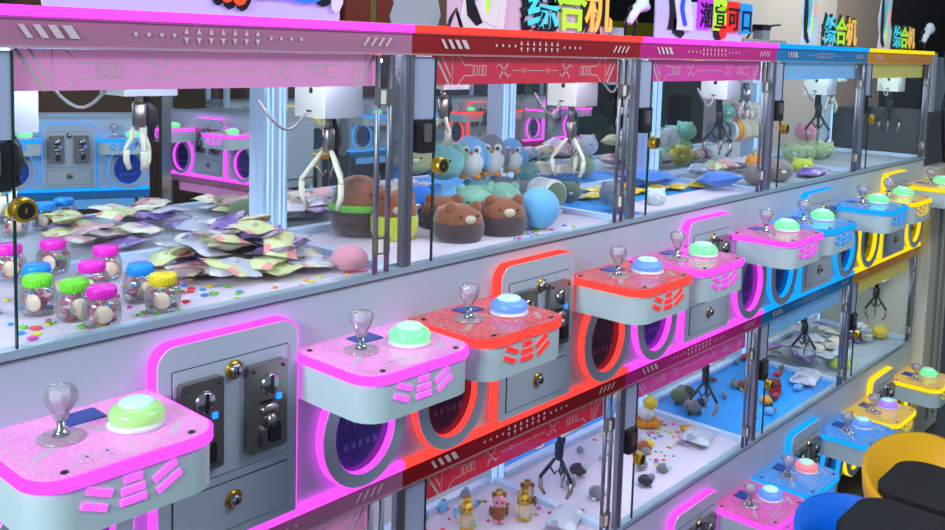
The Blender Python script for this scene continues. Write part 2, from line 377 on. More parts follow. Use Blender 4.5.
def chute(root, s, cx, cz, glow):
    m = MB(); o = oval(cx, cz, .114, .124); i = oval(cx, cz-.002, .083, .095)
    ring(m, o, i, 0, -.024, 0); c = m.build('prize_chute', [PAINT], root)
    n = MB(); o2 = oval(cx, cz, .118, .128)
    k = len(o); v = [(p[0], -.020, p[1]) for p in o2]+[(p[0], -.002, p[1]) for p in o2]+[(p[0], -.020, p[1]) for p in o]
    n.add(v, [(a, (a+1) % k, k+(a+1) % k, k+a) for a in range(k)]+[(a, (a+1) % k, 2*k+(a+1) % k, 2*k+a) for a in range(k)], 0, True)
    i1 = oval(cx, cz-.002, .082, .094)
    v = [(p[0], -.022, p[1]) for p in i1]+[(p[0], -.004, p[1]) for p in i1]
    n.add(v, [(a, (a+1) % k, k+(a+1) % k, k+a) for a in range(k)], 0, True)
    n.build('neon_ring', s['N'], c)
    h = MB(); h.prism(oval(cx, cz-.002, .0815, .0935), -.004, .0, 'y', 0)
    # decorative outline of a grinning face and letters printed on the flap
    for j in range(5): h.box(cx-.045+.02*j, -.0048, cz-.045, cx-.033+.02*j, -.0042, cz-.03, 1)
    for j in range(4): h.box(cx-.04+.022*j, -.0048, cz+.0, cx-.036+.022*j, -.0042, cz+.03, 1); h.box(cx-.046+.022*j, -.0048, cz+.012, cx-.030+.022*j, -.0042, cz+.016, 1)
    h.build('chute_flap', [mat('tinted_flap', glow, .15, spec=.8), mat('flap_print', tuple(min(1, c*1.9+.03) for c in glow[:3])+(1,), .4)], c)

def claw(root, x, y, zb, zt, size, open_=.05, material=None, box=(.053, .05, .10), hub=.05, sticker=False, dark=False, drop=.05, sides=None):
    """carriage housing + hanging claw.  zb = claw tip height"""
    bx, by, bh = box
    m = MB(); m.box(x-bx, y-by, zt-bh, x+bx, y+by, zt, 0); m.box(x-bx-.0015, y-by, zt-bh, x-bx, y+by, zt, 1)  # left face coloured white for the inner LED light falling on it
    m.ell((x-bx-.002, y-.005, zt-bh+.058), (.002, .007, .007), 2, 8, 5); m.box(x-bx-.003, y-.008, zt-bh+.012, x-bx-.001, y+.008, zt-bh+.016, 2)
    if sticker: m.ell((x-bx*.2, y-by-.001, zt-bh+.06), (.011, .002, .011), 3, 12, 6)
    c = m.build('claw_carriage', [GREYB, WHITEB, DARK, BRASS], root, bevel=.004)
    cm = material or (DARK if dark else CREAM)
    zc = zt-bh; k = MB()
    k.tube([(x, y, zc), (x, y, zc-drop)], .008, 8, 1)
    k.lathe([(0, -.050), (.008, -.05), (.013, -.04), (.014, 0), (.010, .006), (0, .006)], (x, y, zc-drop), 14, 1)
    zh = zc-drop-.045; L = zh-zb
    for j in range(3):
        a = math.radians(20+120*j); dx, dy = math.cos(a), math.sin(a)
        P = lambda r, t: (x+dx*r, y+dy*r, zh-L*t)
        k.tube([P(.012, 0), P(size*.55, .22), P(size, .5), P(size*.98, .62)], [.005, .006, .0055, .005], 6, 0)
        k.tube([P(size*.98, .55), P(size*.96, .8), P(size*.72, 1)], [.007, .007, .005], 6, 2)
        k.tube([P(size*.5, .2), P(size*.2, .45), P(.005, .35)], .003, 5, 1)
    k.build('claw', [cm, STEEL if not dark else DARK, CREAM if not dark else STEEL], c)
    cb = MB(); pts = []
    for t in range(9):
        u = t/8; pts.append((x-bx-.02-.12*u, y-.01-.01*math.sin(u*3), zc+.01-.045*math.sin(math.pi*u)+.03*u))
    cb.tube(pts, .0035, 6, 0)
    cb.tube([(x+.02, y+.02, zc), (x+.034, y+.02, zc-.03), (x+.04, y+.022, zc-.06), (x+.034, y+.02, zc-.09), (x+.02, y+.015, zc-.10)], [.008, .013, .014, .012, .006], 8, 1)
    cb.build('cable', [CABLE, DARK], c)

def machine(X, color, label, btns, mats_, glow, lower_sill=True, rz=0, loc=None, detail=True, claws=None):
    s = STYLE[color]
    if 'L' not in s: s['L'] = mat(color+'_header_line', tuple(c*.6+.22 for c in s['band'][:3])+(1,), .4)
    root = empty('claw_machine', loc or (X, 0, 0), rz); tag(root, label, 'claw machine', 'two-tier claw machines')
    D = .50
    D = .50
    MB().box(.01, .03, -.08, .89, D-.01, .0).build('plinth', DARK, root)
    MB().box(0, 0, 0, .9, D, .35).box(0, 0, .3499, .9, .02, WB[0]-.0165).build('lower_cabinet', PAINT, root)
    MB().box(0, 0, .948, .9, D, WB[1]-.05).box(0, 0, WB[1]-.0501, .9, .02, WB[1]-.0165).build('upper_cabinet', PAINT, root)
    for zt in TOP: MB().box(0, .058, zt-.05, .9, D, zt-.003).build('roof_panel', GREYB, root)
    for t in (0, 1):
        zt, wb, dz = TOP[t], WB[t], DZ[t]
        header(root, s, zt)
        # sill
        sl = MB().box(0, -.004, wb-.014, .9, .022, wb, 0); sl.box(0, -.0045, wb-.0165, .9, .02, wb-.014, 1)
        sl.build('window_sill', [FRAME, SEAM], root)
        # playfield mat
        pm = mats_[t]
        q = MB().box(.004, .02, wb-.050, .896, D-.005, wb-.009 if False else wb-.012, 0)
        q.build('playfield', pm, root)
        # posts
        for px, pw, m_ in ((.8855, .0145, POSTM), (0, .014, POSTM)):
            pp = MB(); pp.prism(rrect(px, -.004, px+pw, .014, .003, 2), wb, zt-.058, 'z', 0); pp.build('corner_post', m_, root)
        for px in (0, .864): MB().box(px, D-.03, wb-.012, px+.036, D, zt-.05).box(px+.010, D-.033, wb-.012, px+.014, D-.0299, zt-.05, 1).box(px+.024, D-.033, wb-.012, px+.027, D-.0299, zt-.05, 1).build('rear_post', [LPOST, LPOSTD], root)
        MB().box(.871, .024, wb-.0118, .897, D-.037, wb+.004).box(.04, D-.034, wb-.0118, .86, D-.006, wb+.004).build('playfield_rail', LPOST, root)
        # LED tube under header
        MB().tube([(.10, .034, zt-.092), (.78, .034, zt-.092)], .006, 6).build('light_tube', WLED, root)
        # glazing
        g = MB().box(.082, .0, wb, .797, .004, zt-.062, 0); g.box(.0795, -.001, wb, .0825, .005, zt-.062, 1); g.build('window_pane', [GLASS, EDGE], root)
        MB().add([(.8995, .02, wb), (.8995, D-.05, wb), (.8995, D-.05, zt-.06), (.8995, .02, zt-.06)], [(0, 1, 2, 3)]).build('side_pane', GLASS, root)
        # hinge rods
        r = MB()
        for rx in (.803, .836): r.tube([(rx+.004, -.004, wb), (rx+.004, -.004, zt-.06)], .0058, 8, 0)
        for hz in (wb+.06, zt-.145): r.prism(rrect(.800, hz-.018, .838, hz+.018, .003, 2), -.016, -.002, 'y', 1); r.box(.806, -.018, hz-.014, .818, -.016, hz+.014, 2)
        r.build('door_hinge', [POSTM, STEEL, WHITEB], root)
        # lavender corner board and lock
        MB().box(.016, .002, zt-.195, .079, .010, zt-.062).build('corner_board', LAV, root)
        l = MB().prism(rrect(.022, zt-.27, .073, zt-.197, .006, 3), -.012, .008, 'y', 0)
        l.prism(rrect(.032, zt-.245, .055, zt-.205, .004, 3), -.018, -.010, 'y', 1)
        l.build('door_lock', [DARK, STEEL], root)
        l = MB(); T = Matrix.Translation((.088, -.002, zt-.300)) @ Matrix.Rotation(math.pi/2, 4, 'X')
        l.lathe([(.013, .022), (.017, .022), (.019, .018), (.019, 0), (0, 0)], (0, 0, 0), 20, 0, T, smooth=False); l.lathe([(0, .021), (.013, .021)], (0, 0, 0), 16, 1, T, smooth=False); l.box(.0865, -.0245, zt-.304, .0895, -.0225, zt-.296, 0)
        l.build('round_lock', [BRASS, DARK], root)
        for k, cx in enumerate((.010, .598)): console(root, s, cx, dz, btns[t*2+k])
        z0 = .955 if t else .02
        coin_panel(root, s, z0, dz+.073)
        for cx in (.142, .775): chute(root, s, cx, dz-.202, glow)
        sp = claws[t] if claws else None
        if sp:
            for a in sp: claw(root, **a)
    return root

def std_claws(t, dark=False, **k):
    zt = TOP[t]-.045
    return [dict(x=.80, y=.15, zt=TOP[t]-.098, zb=TOP[t]-.40, size=.055, dark=dark, box=(.052, .05, .098)),
            dict(x=.42, y=.30, zt=zt-.0, zb=TOP[t]-.30, size=.03, dark=False, box=(.05, .05, .105), drop=.03),
            ]
def pink_claws():
    return [dict(x=.805, y=.15, zt=TOP[1]-.098, zb=TOP[1]-.395, size=.058, box=(.052, .05, .098), drop=.03),
            dict(x=.445, y=.30, zt=TOP[1]-.045, zb=TOP[1]-.30, size=.026, box=(.055, .05, .105), drop=.02),
            dict(x=.115, y=.15, zt=TOP[1]-.095, zb=TOP[1]-.33, size=.03, box=(.046, .05, .10), drop=.02, sticker=True)]
G1 = (120, 245, 150); B1 = (95, 140, 240); W1 = (150, 200, 120); P1 = (245, 130, 140); V1 = (165, 120, 250)
machine(0, 'pink', 'two-tier claw machine with pink neon trim, nearest the left edge, filled with candy jars', [B1, G1, W1, G1], [FOAM, FOAM], srgb(70, 60, 130), claws=(std_claws(0), pink_claws()))
machine(.9, 'red', 'two-tier claw machine with red header and red neon, brown bears in its upper window', [B1, G1, B1, B1], [FOAM, FOAM], srgb(75, 30, 70), claws=(std_claws(0, True), std_claws(1)))
machine(1.8, 'magenta', 'two-tier claw machine with magenta header between the red and the blue machine', [B1, B1, G1, G1], [FOAM, BLUEMAT], srgb(90, 40, 160), claws=(std_claws(0, True), std_claws(1, True)))
machine(2.7, 'blue', 'two-tier claw machine with blue header and blue neon between magenta and yellow ones', [P1, B1, G1, G1], [BLUEMAT, GREYMAT], srgb(20, 60, 150), claws=(std_claws(0, True), std_claws(1, True)))
machine(3.6, 'yellow', 'two-tier claw machine with yellow header and yellow neon at the right end of the row', [V1, G1, G1, G1], [GREYMAT, GREYMAT], srgb(70, 60, 30), claws=(std_claws(0, True), std_claws(1, True)))
#MORE
# ------------------------------------------------------------------ machines of the rear and far rows
def plain_machine(color, label, loc, rz=0, mat_=GREYMAT, fronts=False, leds=True, group='claw machines behind the front row', glow=srgb(40, 50, 110), bc=G1):
    s = STYLE[color]; root = empty('claw_machine', loc, rz); tag(root, label, 'claw machine', group); D = .5
    MB().box(.01, .03, -.08, .89, D-.01, .0).build('plinth', DARK, root)
    MB().box(0, 0, 0, .9, D-.001, .35).box(0, 0, .3499, .9, .02, WB[0]-.014).build('lower_cabinet', PAINT, root)
    MB().box(0, 0, .948, .9, D-.001, WB[1]-.05).box(0, 0, WB[1]-.0501, .9, .02, WB[1]-.014).build('upper_cabinet', PAINT, root)
    for t in (0, 1):
        zt, wb = TOP[t], WB[t]
        MB().box(0, .058, zt-.05, .9, D-.001, zt-.003).build('roof_panel', GREYB, root)
        h = MB().box(0, -.006, zt-.058, .9, .055, zt-.008).build('header_band', s['B'], root)
        MB().box(0, -.014, zt-.010, .9, .03, zt+.006).build('neon_strip', s['N'], h)
        MB().box(.085, .012, zt-.123, .815, .018, zt-.066).build('inner_header_panel', s['I'], root)
        MB().box(0, -.004, wb-.014, .9, .022, wb).build('window_sill', FRAME if fronts else LPOST, root)
        MB().box(.004, .02, wb-.05, .896, D-.005, wb-.012).build('playfield', mat_, root)
        for px in (.8855, 0): MB().box(px, -.004, wb, px+.0145, .014, zt-.058).build('corner_post', CHROME, root)
        for px in (0, .864): MB().box(px, D-.03, wb-.012, px+.036, D-.001, zt-.05).build('rear_post', LPOST, root)
        if leds: MB().tube([(.10, .034, zt-.092), (.78, .034, zt-.092)], .006, 6).build('light_tube', WLED, root)
        MB().box(.02, .0, wb, .88, .004, zt-.062).build('window_pane', GLASS, root)
        if fronts:
            for cx in (.010, .598): console(root, s, cx, DZ[t], bc)
            coin_panel(root, s, .955 if t else .02, DZ[t]+.073)
            for cx in (.142, .775): chute(root, s, cx, DZ[t]-.202, glow)
    return root
RM = [mat('silver_mat', srgb(190, 196, 206), .5, var=.15, vscale=12), GREYMAT, BLUEMAT, GREYMAT, GREYMAT]
PI = math.pi
plain_machine('blue', 'claw machine standing back to back with the pink front one, pouches on its playfield', (.9, 1.0, 0), PI, RM[0])
plain_machine('red', 'claw machine standing back to back with the red front one', (1.8, 1.0, 0), PI, RM[1])
plain_machine('magenta', 'claw machine standing back to back with the magenta front one, blue playfield', (2.7, 1.0, 0), PI, RM[2])
plain_machine('blue', 'claw machine standing back to back with the blue front one', (3.6, 1.0, 0), PI, RM[3])
plain_machine('yellow', 'claw machine standing back to back with the yellow front one', (4.5, 1.0, 0), PI, RM[4])
FG = 'claw machines across the aisle'
plain_machine('blue', 'distant blue neon claw machine facing the camera through the pink machine window', (1.65, 4.29, 0), -.431, GREYMAT, True, True, FG, srgb(20, 70, 160))
plain_machine('pink', 'distant pink neon claw machine turned sideways beside the distant blue one', (2.95, 4.50, 0), -1.45, GREYMAT, True, False, FG)
plain_machine('yellow', 'distant yellow neon claw machine across the aisle', (3.72, 4.95, 0), -.2, GREYMAT, True, False, FG)
plain_machine('blue', 'distant blue neon claw machine across the aisle, right of the yellow one', (4.80, 4.75, 0), -.1, GREYMAT, True, False, FG)
plain_machine('red', 'distant red claw machine across the aisle', (5.85, 4.6, 0), 0, GREYMAT, True, False, FG)
plain_machine('magenta', 'distant magenta claw machine across the aisle', (6.9, 4.5, 0), 0, GREYMAT, True, False, FG)

# beige cabinet closing the row
r = empty('arcade_cabinet', (4.53, 0, 0)); tag(r, 'beige arcade cabinet with a yellow edged console at the far right end of the row', 'arcade cabinet')
BEI = mat('beige_laminate', srgb(205, 200, 182), .5, var=.05, vscale=4)
BEI2 = mat('beige_laminate_dark', srgb(140, 138, 126), .5)
MB().box(-.015, -.06, -.08, .32, .5, 1.33).build('cabinet_side', BEI, r, bevel=.01); MB().box(.0, .0, 1.331, .32, .5, 1.60).build('dark_backing_box', mat('dark_grey_box', srgb(70, 70, 76), .5), r, bevel=.01)  # dark upper box added to darken the view through the yellow window
MB().box(.10, -.068, .0, .13, -.0605, 1.15).build('edge_trim', BEI2, r); MB().box(.21, -.068, .0, .23, -.0605, 1.15).build('edge_trim', BEI2, r)
MB().box(.02, .0, 1.602, .07, .04, 1.90).build('grey_post', GREYB, r); MB().box(.07, .01, 1.602, .32, .03, 1.88).build('grey_panel', mat('grey_blue_panel', srgb(120, 130, 142), .4), r)
console(r, STYLE['yellow'], .01, 1.265, P1)

# ------------------------------------------------------------------ prizes
def col(name, c, rough=.85, var=.15, vs=60, sheen=.4, bump=.3): return mat(name, srgb(*c), rough, var=var, vscale=vs, sheen=sheen, bump=bump)
def jar(x, y, z, lid, label, rz=0, k=1):
    r = empty('candy_jar', (x, y, z), rz); tag(r, label, 'candy jar', 'candy jars in the pink machine')
    m = MB(); m.lathe([(0, 0), (.024, 0), (.030, .006), (.032, .02), (.031, .038), (.026, .048), (.021, .052)], n=20); m.build('jar_body', JAR, r)
    l = MB(); l.lathe([(0, .050), (.023, .050), (.024, .053), (.024, .066), (.022, .069), (0, .069)], n=24)
    for i in range(24):
        a = 2*math.pi*i/24; l.ell((.024*math.cos(a), .024*math.sin(a), .059), (.0012, .0012, .007), 0, 5, 4)
    l.build('lid', LIDS[lid], r)
    c = MB(); rd = random.Random(int(x*1000+y*77))
    for i in range(34):
        a = rd.uniform(0, 6.28); q = .0215*math.sqrt(rd.random()); zz = rd.uniform(.007, .040)
        c.ell((q*math.cos(a), q*math.sin(a), zz), (.0065, .0065, .005), rd.choice([0, 0, 0, 1, 2, 3]), 7, 5)
    o = c.build('candies', CANDY, r); o['kind'] = 'stuff'
    b = MB(); b.lathe([(.0, .002), (.014, .002), (.016, 0), (.0, 0)], n=16, M=Matrix.Translation((.012, -.029, .027)) @ Matrix.Rotation(PI/2, 4, 'X'))
    b.build('round_sticker', CANDY[4], r)
    return r
LIDS = {'magenta': mat('magenta_lid', srgb(250, 40, 205), .35), 'green': mat('green_lid', srgb(120, 225, 50), .35), 'blue': mat('blue_lid', srgb(25, 150, 245), .35), 'yellow': mat('yellow_lid', srgb(245, 215, 30), .35)}
CANDY = [mat('red_candy', srgb(215, 70, 110), .3), mat('pink_candy', srgb(245, 180, 200), .3), mat('green_candy', srgb(120, 170, 90), .3), mat('blue_candy', srgb(70, 150, 210), .3), mat('cream_sticker', srgb(220, 190, 170), .4)]
ZP = WB[1]-.0108
for x, y, z, l, t in [(.246, .062, 0, 'magenta', 'candy jar with magenta lid, nearest the window glass'),
    (.365, .072, 0, 'yellow', 'candy jar with yellow lid in front of the snack pouches'),
    (.372, .165, 0, 'blue', 'candy jar with blue lid just behind the yellow lidded jar'),
    (.200, .205, 0, 'green', 'candy jar with green lid in front of the left blue lidded jar'),
    (.232, .132, 0, 'green', 'candy jar with green lid beside the front magenta lidded jar'),
    (.232, .285, 0, 'blue', 'candy jar with blue lid behind the left green lidded jar'),
    (.318, .245, 0, 'magenta', 'candy jar with magenta lid in the middle of the jar cluster'),
    (.400, .355, 0, 'magenta', 'candy jar with magenta lid, behind another magenta lidded jar in the middle'),
    (.325, .425, .012, 'magenta', 'candy jar with magenta lid standing apart at the back left'),
    (.238, .425, .014, 'magenta', 'candy jar with magenta lid cut by the left picture edge'),
    (.590, .96, .0, 'blue', 'blue lidded jar in the rear machine, the right one of a pair'),
    (.530, .93, .0, 'blue', 'blue lidded jar in the rear machine, the left one of a pair'),
    (.440, .90, .0, 'yellow', 'yellow lidded jar in the rear machine, left of the blue lidded pair')]:
    jar(x, y, ZP+z, l, t, random.uniform(-1.1, -.1))

def pouch_mesh(w, h, t, seed):
    rd = random.Random(seed); nx, ny = 8, 7; v = []
    for sgn in (1, -1):
        for i in range(nx+1):
            for j in range(ny+1):
                u, q = i/nx*2-1, j/ny*2-1
                b = max(0, (1-abs(u)**3.0))*max(0, (1-q**4))
                v.append((u*w/2*(1-.04*(1-q*q)), q*h/2*(1-.05*(1-u*u)), sgn*t/2*b+rd.uniform(-.0008, .0008)*b+.003*math.sin(5*u+seed)))
    K = (nx+1)*(ny+1); f = []
    for i in range(nx):
        for j in range(ny):
            a = i*(ny+1)+j; f.append((a, a+ny+1, a+ny+2, a+1)); f.append((K+a, K+a+1, K+a+ny+2, K+a+ny+1))
    return v, f
def foil(name, c1, c2, c3):
    m = mat(name, srgb(*c1), .3, 0); nt = m.node_tree; b = nt.nodes['Principled BSDF']
    tc = nt.nodes.new('ShaderNodeTexCoord'); v = nt.nodes.new('ShaderNodeTexVoronoi'); v.inputs['Scale'].default_value = 38
    nt.links.new(tc.outputs['Object'], v.inputs['Vector']); r = nt.nodes.new('ShaderNodeValToRGB'); r.color_ramp.interpolation = 'CONSTANT'
    e = r.color_ramp.elements; e[0].color = srgb(*c1); e[1].position = .62; e[1].color = srgb(*c2); n = e.new(.82); n.color = srgb(*c3)
    sp = nt.nodes.new('ShaderNodeSeparateColor'); nt.links.new(v.outputs['Color'], sp.inputs[0]); nt.links.new(sp.outputs[0], r.inputs[0]); nt.links.new(r.outputs[0], b.inputs['Base Color']); return m
FO = {'pale yellow green': foil('lime_foil', (226, 230, 170), (180, 190, 120), (240, 160, 160)), 'pink': foil('pink_foil', (226, 168, 176), (190, 110, 130), (236, 226, 210)),
      'silver': foil('silver_foil', (196, 198, 214), (150, 152, 180), (220, 220, 230)), 'violet': foil('violet_foil', (140, 110, 180), (90, 80, 160), (196, 170, 210)),
      'brown': foil('brown_foil', (160, 136, 130), (120, 104, 112), (200, 170, 150)), 'white': foil('white_foil', (234, 226, 206), (236, 170, 180), (200, 200, 150))}
PM = {}
for k, c in enumerate(FO):
    v, f = pouch_mesh(.105, .072, .016, k); PM[c] = (v, f)
PROTO = {}
def pouch(x, y, z, c, rot, label, grp):
    if c not in PROTO:
        o = MB().add(*PM[c], 0, True).build('snack_pouch', FO[c]); PROTO[c] = o
    else: o = PROTO[c].copy(); COL.objects.link(o)
    o.location = (x, y, z); o.rotation_euler = rot; tag(o, label, 'snack pouch', grp); return o
def bag(x, y, z, w, h, t_, m, label, rot, cat='snack bag', grp=None, name='snack_bag'):
    v, f = pouch_mesh(w, h, t_, int(x*100)); o = MB().add(v, f, 0, True).build(name, m); o.location = (x, y, z); o.rotation_euler = rot; tag(o, label, cat, grp); return o
rd = random.Random(4); cols = list(FO)
k = 0
for layer in range(6):
    n = [17, 15, 12, 9, 6, 4][layer]
    for i in range(n):
        a = rd.uniform(0, 6.28); q = math.sqrt(rd.random())*(1-.13*layer)
        x = .655+.185*q*math.cos(a); y = .265+.165*q*math.sin(a)
        c = cols[(k*5+layer+rd.randrange(3)) % 6]; k += 1
        pouch(x, y, ZP+.018+.0150*layer, c, (rd.uniform(-.42, .42)*(.25 if layer == 0 else .8), rd.uniform(-.42, .42)*(.25 if layer == 0 else .8), rd.uniform(0, 6.28)), '%s foil snack pouch lying in the heap beside the candy jars' % c, 'snack pouches heaped in the pink machine')
for i in range(50):
    x = rd.uniform(.42, 1.25); y = rd.uniform(.58, .91)
    if abs(x-.9) < .12 and y < .64: x += .2
    if x > .80 and x < .98: x = .78 if x < .89 else 1.0
    if x < .66 and y > .8: x += .1
    c = cols[rd.randrange(6)]
    pouch(x, y, ZP+.016+.014*(i % 3), c, (rd.uniform(-.14, .14), rd.uniform(-.14, .14), rd.uniform(0, 6.28)), '%s snack pouch spread on the playfield behind the heap' % c, 'snack pouches on the rear playfields')

def confetti(x0, x1, y0, y1, z, n, label, seed, size=.008):
    rr = random.Random(seed); m = MB()
    for i in range(n):
        x, y = rr.uniform(x0, x1), rr.uniform(y0, y1); a = rr.uniform(0, 6.28); q = size*rr.uniform(.6, 1.3); c = rr.randrange(6)
        pts = [(x+q*math.cos(a+t*2*PI/6)*(1 if t % 2 else .8), y+q*math.sin(a+t*2*PI/6)) for t in range(6)]
        m.prism(pts, z, z+.003, 'z', c)
    o = m.build('candy_confetti', CONF); tag(o, label, 'confetti', kind='stuff')
CONF = [mat('confetti_'+n, srgb(*c), .4) for n, c in dict(green=(120, 220, 60), pink=(245, 60, 190), blue=(60, 160, 240), yellow=(240, 220, 60), red=(235, 70, 80), orange=(245, 150, 80)).items()]
confetti(.11, .55, .04, .40, ZP, 110, 'small bright candies scattered round the jars on white mat', 1)
confetti(.60, .86, .03, .09, ZP, 14, 'few small candies near the glass below the snack pouches', 2, .006)
ZL = WB[0]-.0108
confetti(1.33, 1.75, .10, .45, ZL, 46, 'colourful confetti on the white mat round the small dolls', 3, .007)
confetti(2.28, 2.64, .14, .44, ZL, 70, 'colourful confetti dots on the white mat of the lower magenta window', 4, .008)
confetti(1.35, 1.62, .03, .12, ZP, 20, 'small red and white scraps beside the brown bears', 5, .006)

BR = col('brown_plush', (140, 78, 40)); BRD = col('dark_brown_plush', (76, 52, 52)); MINT = col('mint_plush', (132, 196, 170)); SKY = col('sky_blue_plush', (110, 186, 240)); TEAL = col('teal_plush', (110, 190, 190))
WHT = col('white_plush', (225, 232, 232)); BLK = mat('black_eye', srgb(15, 15, 18), .15); ORG = mat('orange_felt', srgb(240, 150, 40), .7); GRYP = col('grey_plush', (120, 128, 140)); TAU = col('taupe_plush', (140, 122, 118))
YEL = col('yellow_plush', (226, 200, 50)); LIM = col('lime_plush', (196, 212, 60)); PNK = col('pink_plush', (232, 150, 170)); OLV = col('olive_plush', (96, 116, 84)); CRM = col('cream_plush', (214, 200, 170)); BLU = col('blue_plush', (30, 120, 220)); LGR = col('pale_green_plush', (176, 200, 150))
def dome(name, x, y, z, r, h, top, low, label, cat='plush toy', grp=None, rz=0, ears=True, squash=1):
    t = empty(name, (x, y, z), rz); tag(t, label, cat, grp)
    b = MB(); b.lathe([(0, 0), (r*.86, 0), (r*.97, h*.15), (r, h*.4), (r*.96, h*.52)], n=24, sy=squash); b.build('bowl', low, t)
    u = MB(); u.lathe([(r*.94, h*.50), (r*.93, h*.62), (r*.82, h*.80), (r*.6, h*.93), (r*.3, h*.99), (0, h)], n=24, sy=squash); u.build('head', top, t)
    if ears:
        for a in (-.75, .75):
            MB().ell((r*.78*math.sin(a), -r*.35*squash, h*.93), (r*.24, r*.14, r*.24)).build('ear', top, t)
        f = MB(); f.ell((0, -r*.9*squash, h*.66), (r*.22, r*.15, r*.16)); f.build('muzzle', CRM, t)
        for sx in (-1, 1): MB().ell((sx*r*.36, -r*.83*squash, h*.74), r*.05, n=8, m=5).build('eye', BLK, t)
    return t
dome('bear_plush', 1.245, .165, ZP, .068, .090, BR, BRD, 'brown round bear plush at the left, half hidden by the glass edge', rz=-.3)
dome('bear_plush', 1.395, .150, ZP, .072, .095, BR, BRD, 'brown round bear plush right of centre by the front glass', rz=-.5)
dome('bear_plush', 1.335, .300, ZP, .066, .085, BR, BRD, 'brown round bear plush lying behind the two front bears', rz=-.9)
dome('bear_plush', 1.13, .280, ZP, .062, .12, BR, LIM, 'brown bear plush in a yellow green bowl near the left glass', rz=-.6)
def ball(name, x, y, z, r, m, label, ears=True, squash=.85, grp=None, earm=None, rz=-.8, tilt=0):
    if .25 < y < .5: y = min(y, .458-.98*r)
    t = empty(name, (x, y, z), rz); tag(t, label, 'plush toy', grp)
    MB().ell((0, 0, r*squash), (r, r*.95, r*squash), n=20, m=12).build('body', m, t)
    if ears:
        for sx in (-1, 1): MB().ell((sx*r*.62, -.1*r, r*squash*1.78), (r*.24, r*.16, r*.24)).build('ear', earm or m, t)
        for sx in (-1, 1): MB().ell((sx*r*.3, -r*.86, r*squash*1.2), r*.06, n=8, m=5).build('eye', BLK, t)
        MB().ell((0, -r*.9, r*squash*1.0), (r*.2, r*.12, r*.13), n=10, m=6).build('muzzle', WHT, t)
    return t
ball('round_plush', 1.515, .115, ZP, .058, SKY, 'smooth light blue dome shaped plush by the front glass', False, .98)
ball('round_plush', 1.455, .300, ZP, .060, MINT, 'mint green plush with small ears behind the brown bears')
ball('round_plush', 1.590, .310, ZP, .058, MINT, 'mint green plush with small ears left of the mint cushion')
ball('round_plush', 1.20, .420, ZP, .060, SKY, 'light blue plush deep in the red machine, left of the others')
ball('round_plush', 1.33, .415, ZP, .062, BLU, 'bright blue plush deep in the red machine under the penguins')
for i, (x, y, m) in enumerate([(1.46, .42, SKY), (1.59, .43, TEAL), (1.71, .42, GRYP), (1.70, .30, GRYP)]):
    ball('round_plush', x, y, ZP, .056, m, ['light blue plush under the penguins', 'teal plush under the right penguin', 'grey plush at the back right of the red machine', 'grey plush right of the mint cushion'][i])
t = MB().lathe([(0, -.045), (.040, -.045), (.044, -.035), (.044, .035), (.040, .045), (0, .045)], n=24, mi=0, M=Matrix.Rotation(1.35, 4, 'Z') @ Matrix.Rotation(PI/2, 4, 'Y'))
t.lathe([(0, -.047), (.036, -.047), (.038, -.044)], n=24, mi=1, M=Matrix.Rotation(1.35, 4, 'Z') @ Matrix.Rotation(PI/2, 4, 'Y'))
o = t.build('bolster_cushion', [WHT, OLV]); o.location = (1.690, .225, ZP+.068); tag(o, 'white bolster cushion with a green round end lying on its side', 'cushion')
def penguin(x, y, z, main, label, rz=-.72, k=1.0):
    t = empty('penguin_plush', (x, y, z), rz); t.scale = (k, k, k); tag(t, label, 'plush toy', 'penguin plushes on top of the heap')
    MB().ell((0, 0, .062), (.050, .046, .062), n=20, m=12).build('body', main, t)
    MB().ell((0, -.018, .046), (.041, .038, .045), n=16, m=10).build('belly', WHT, t)
    for sx in (-1, 1):
        MB().ell((sx*.017, -.036, .084), (.014, .010, .014), n=12, m=8).build('face_patch', WHT, t)
        MB().ell((sx*.015, -.046, .084), .0055, n=8, m=5).build('eye', BLK, t)
        MB().ell((sx*.052, -.004, .052), (.010, .016, .03), n=10, m=7).build('wing', main, t)
        MB().ell((sx*.02, -.03, .004), (.015, .02, .007), n=10, m=6).build('foot', ORG, t)
    MB().lathe([(0, .016), (.004, .008), (.007, 0), (0, 0)], n=10, M=Matrix.Translation((0, -.044, .075)) @ Matrix.Rotation(PI/2, 4, 'X')).build('beak', ORG, t)
    return t
ZH = ZP+.112
penguin(1.525, .385, ZH, SKY, 'light blue penguin plush, leftmost of the three facing out', k=.98)
penguin(1.618, .385, ZH, GRYP, 'grey blue penguin plush in the middle of the three', k=.98)
penguin(1.715, .385, ZH, SKY, 'small penguin plush with grey face, rightmost of the three', k=.84)
ball('round_plush', 1.41, .38, ZH, .060, TEAL, 'teal plush piled left of the penguins')
ball('round_plush', 1.47, .45, ZH+.01, .055, MINT, 'mint plush piled behind the left penguin')
ball('round_plush', 1.575, .46, ZH+.01, .055, MINT, 'mint plush piled behind the middle penguin')
ball('round_plush', 1.33, .44, ZH+.02, .05, LGR, 'pale green plush piled at the far left of the penguins')
# pink machine, right part, and the shapes beyond it
bp = dome('bear_plush', 1.10, .385, ZP, .072, .15, BR, BRD, 'big brown bear plush with green scarf seen through the pink machine side', rz=.2)
MB().lathe([(.068, .062), (.077, .066), (.078, .076), (.074, .082), (.068, .080)], n=24).build('scarf', col('green_scarf', (110, 200, 40)), bp)
dome('bear_plush', .955, .66, ZP, .058, .07, OLV, BRD, 'brown bowl shaped plush behind the pale blue posts', ears=False)
ball('round_plush', .815, .085, ZP, .040, PNK, 'pink blob modelled for a reflection in the right front corner of the pink machine', False, .7)  # solid pink blob stands in for a reflection

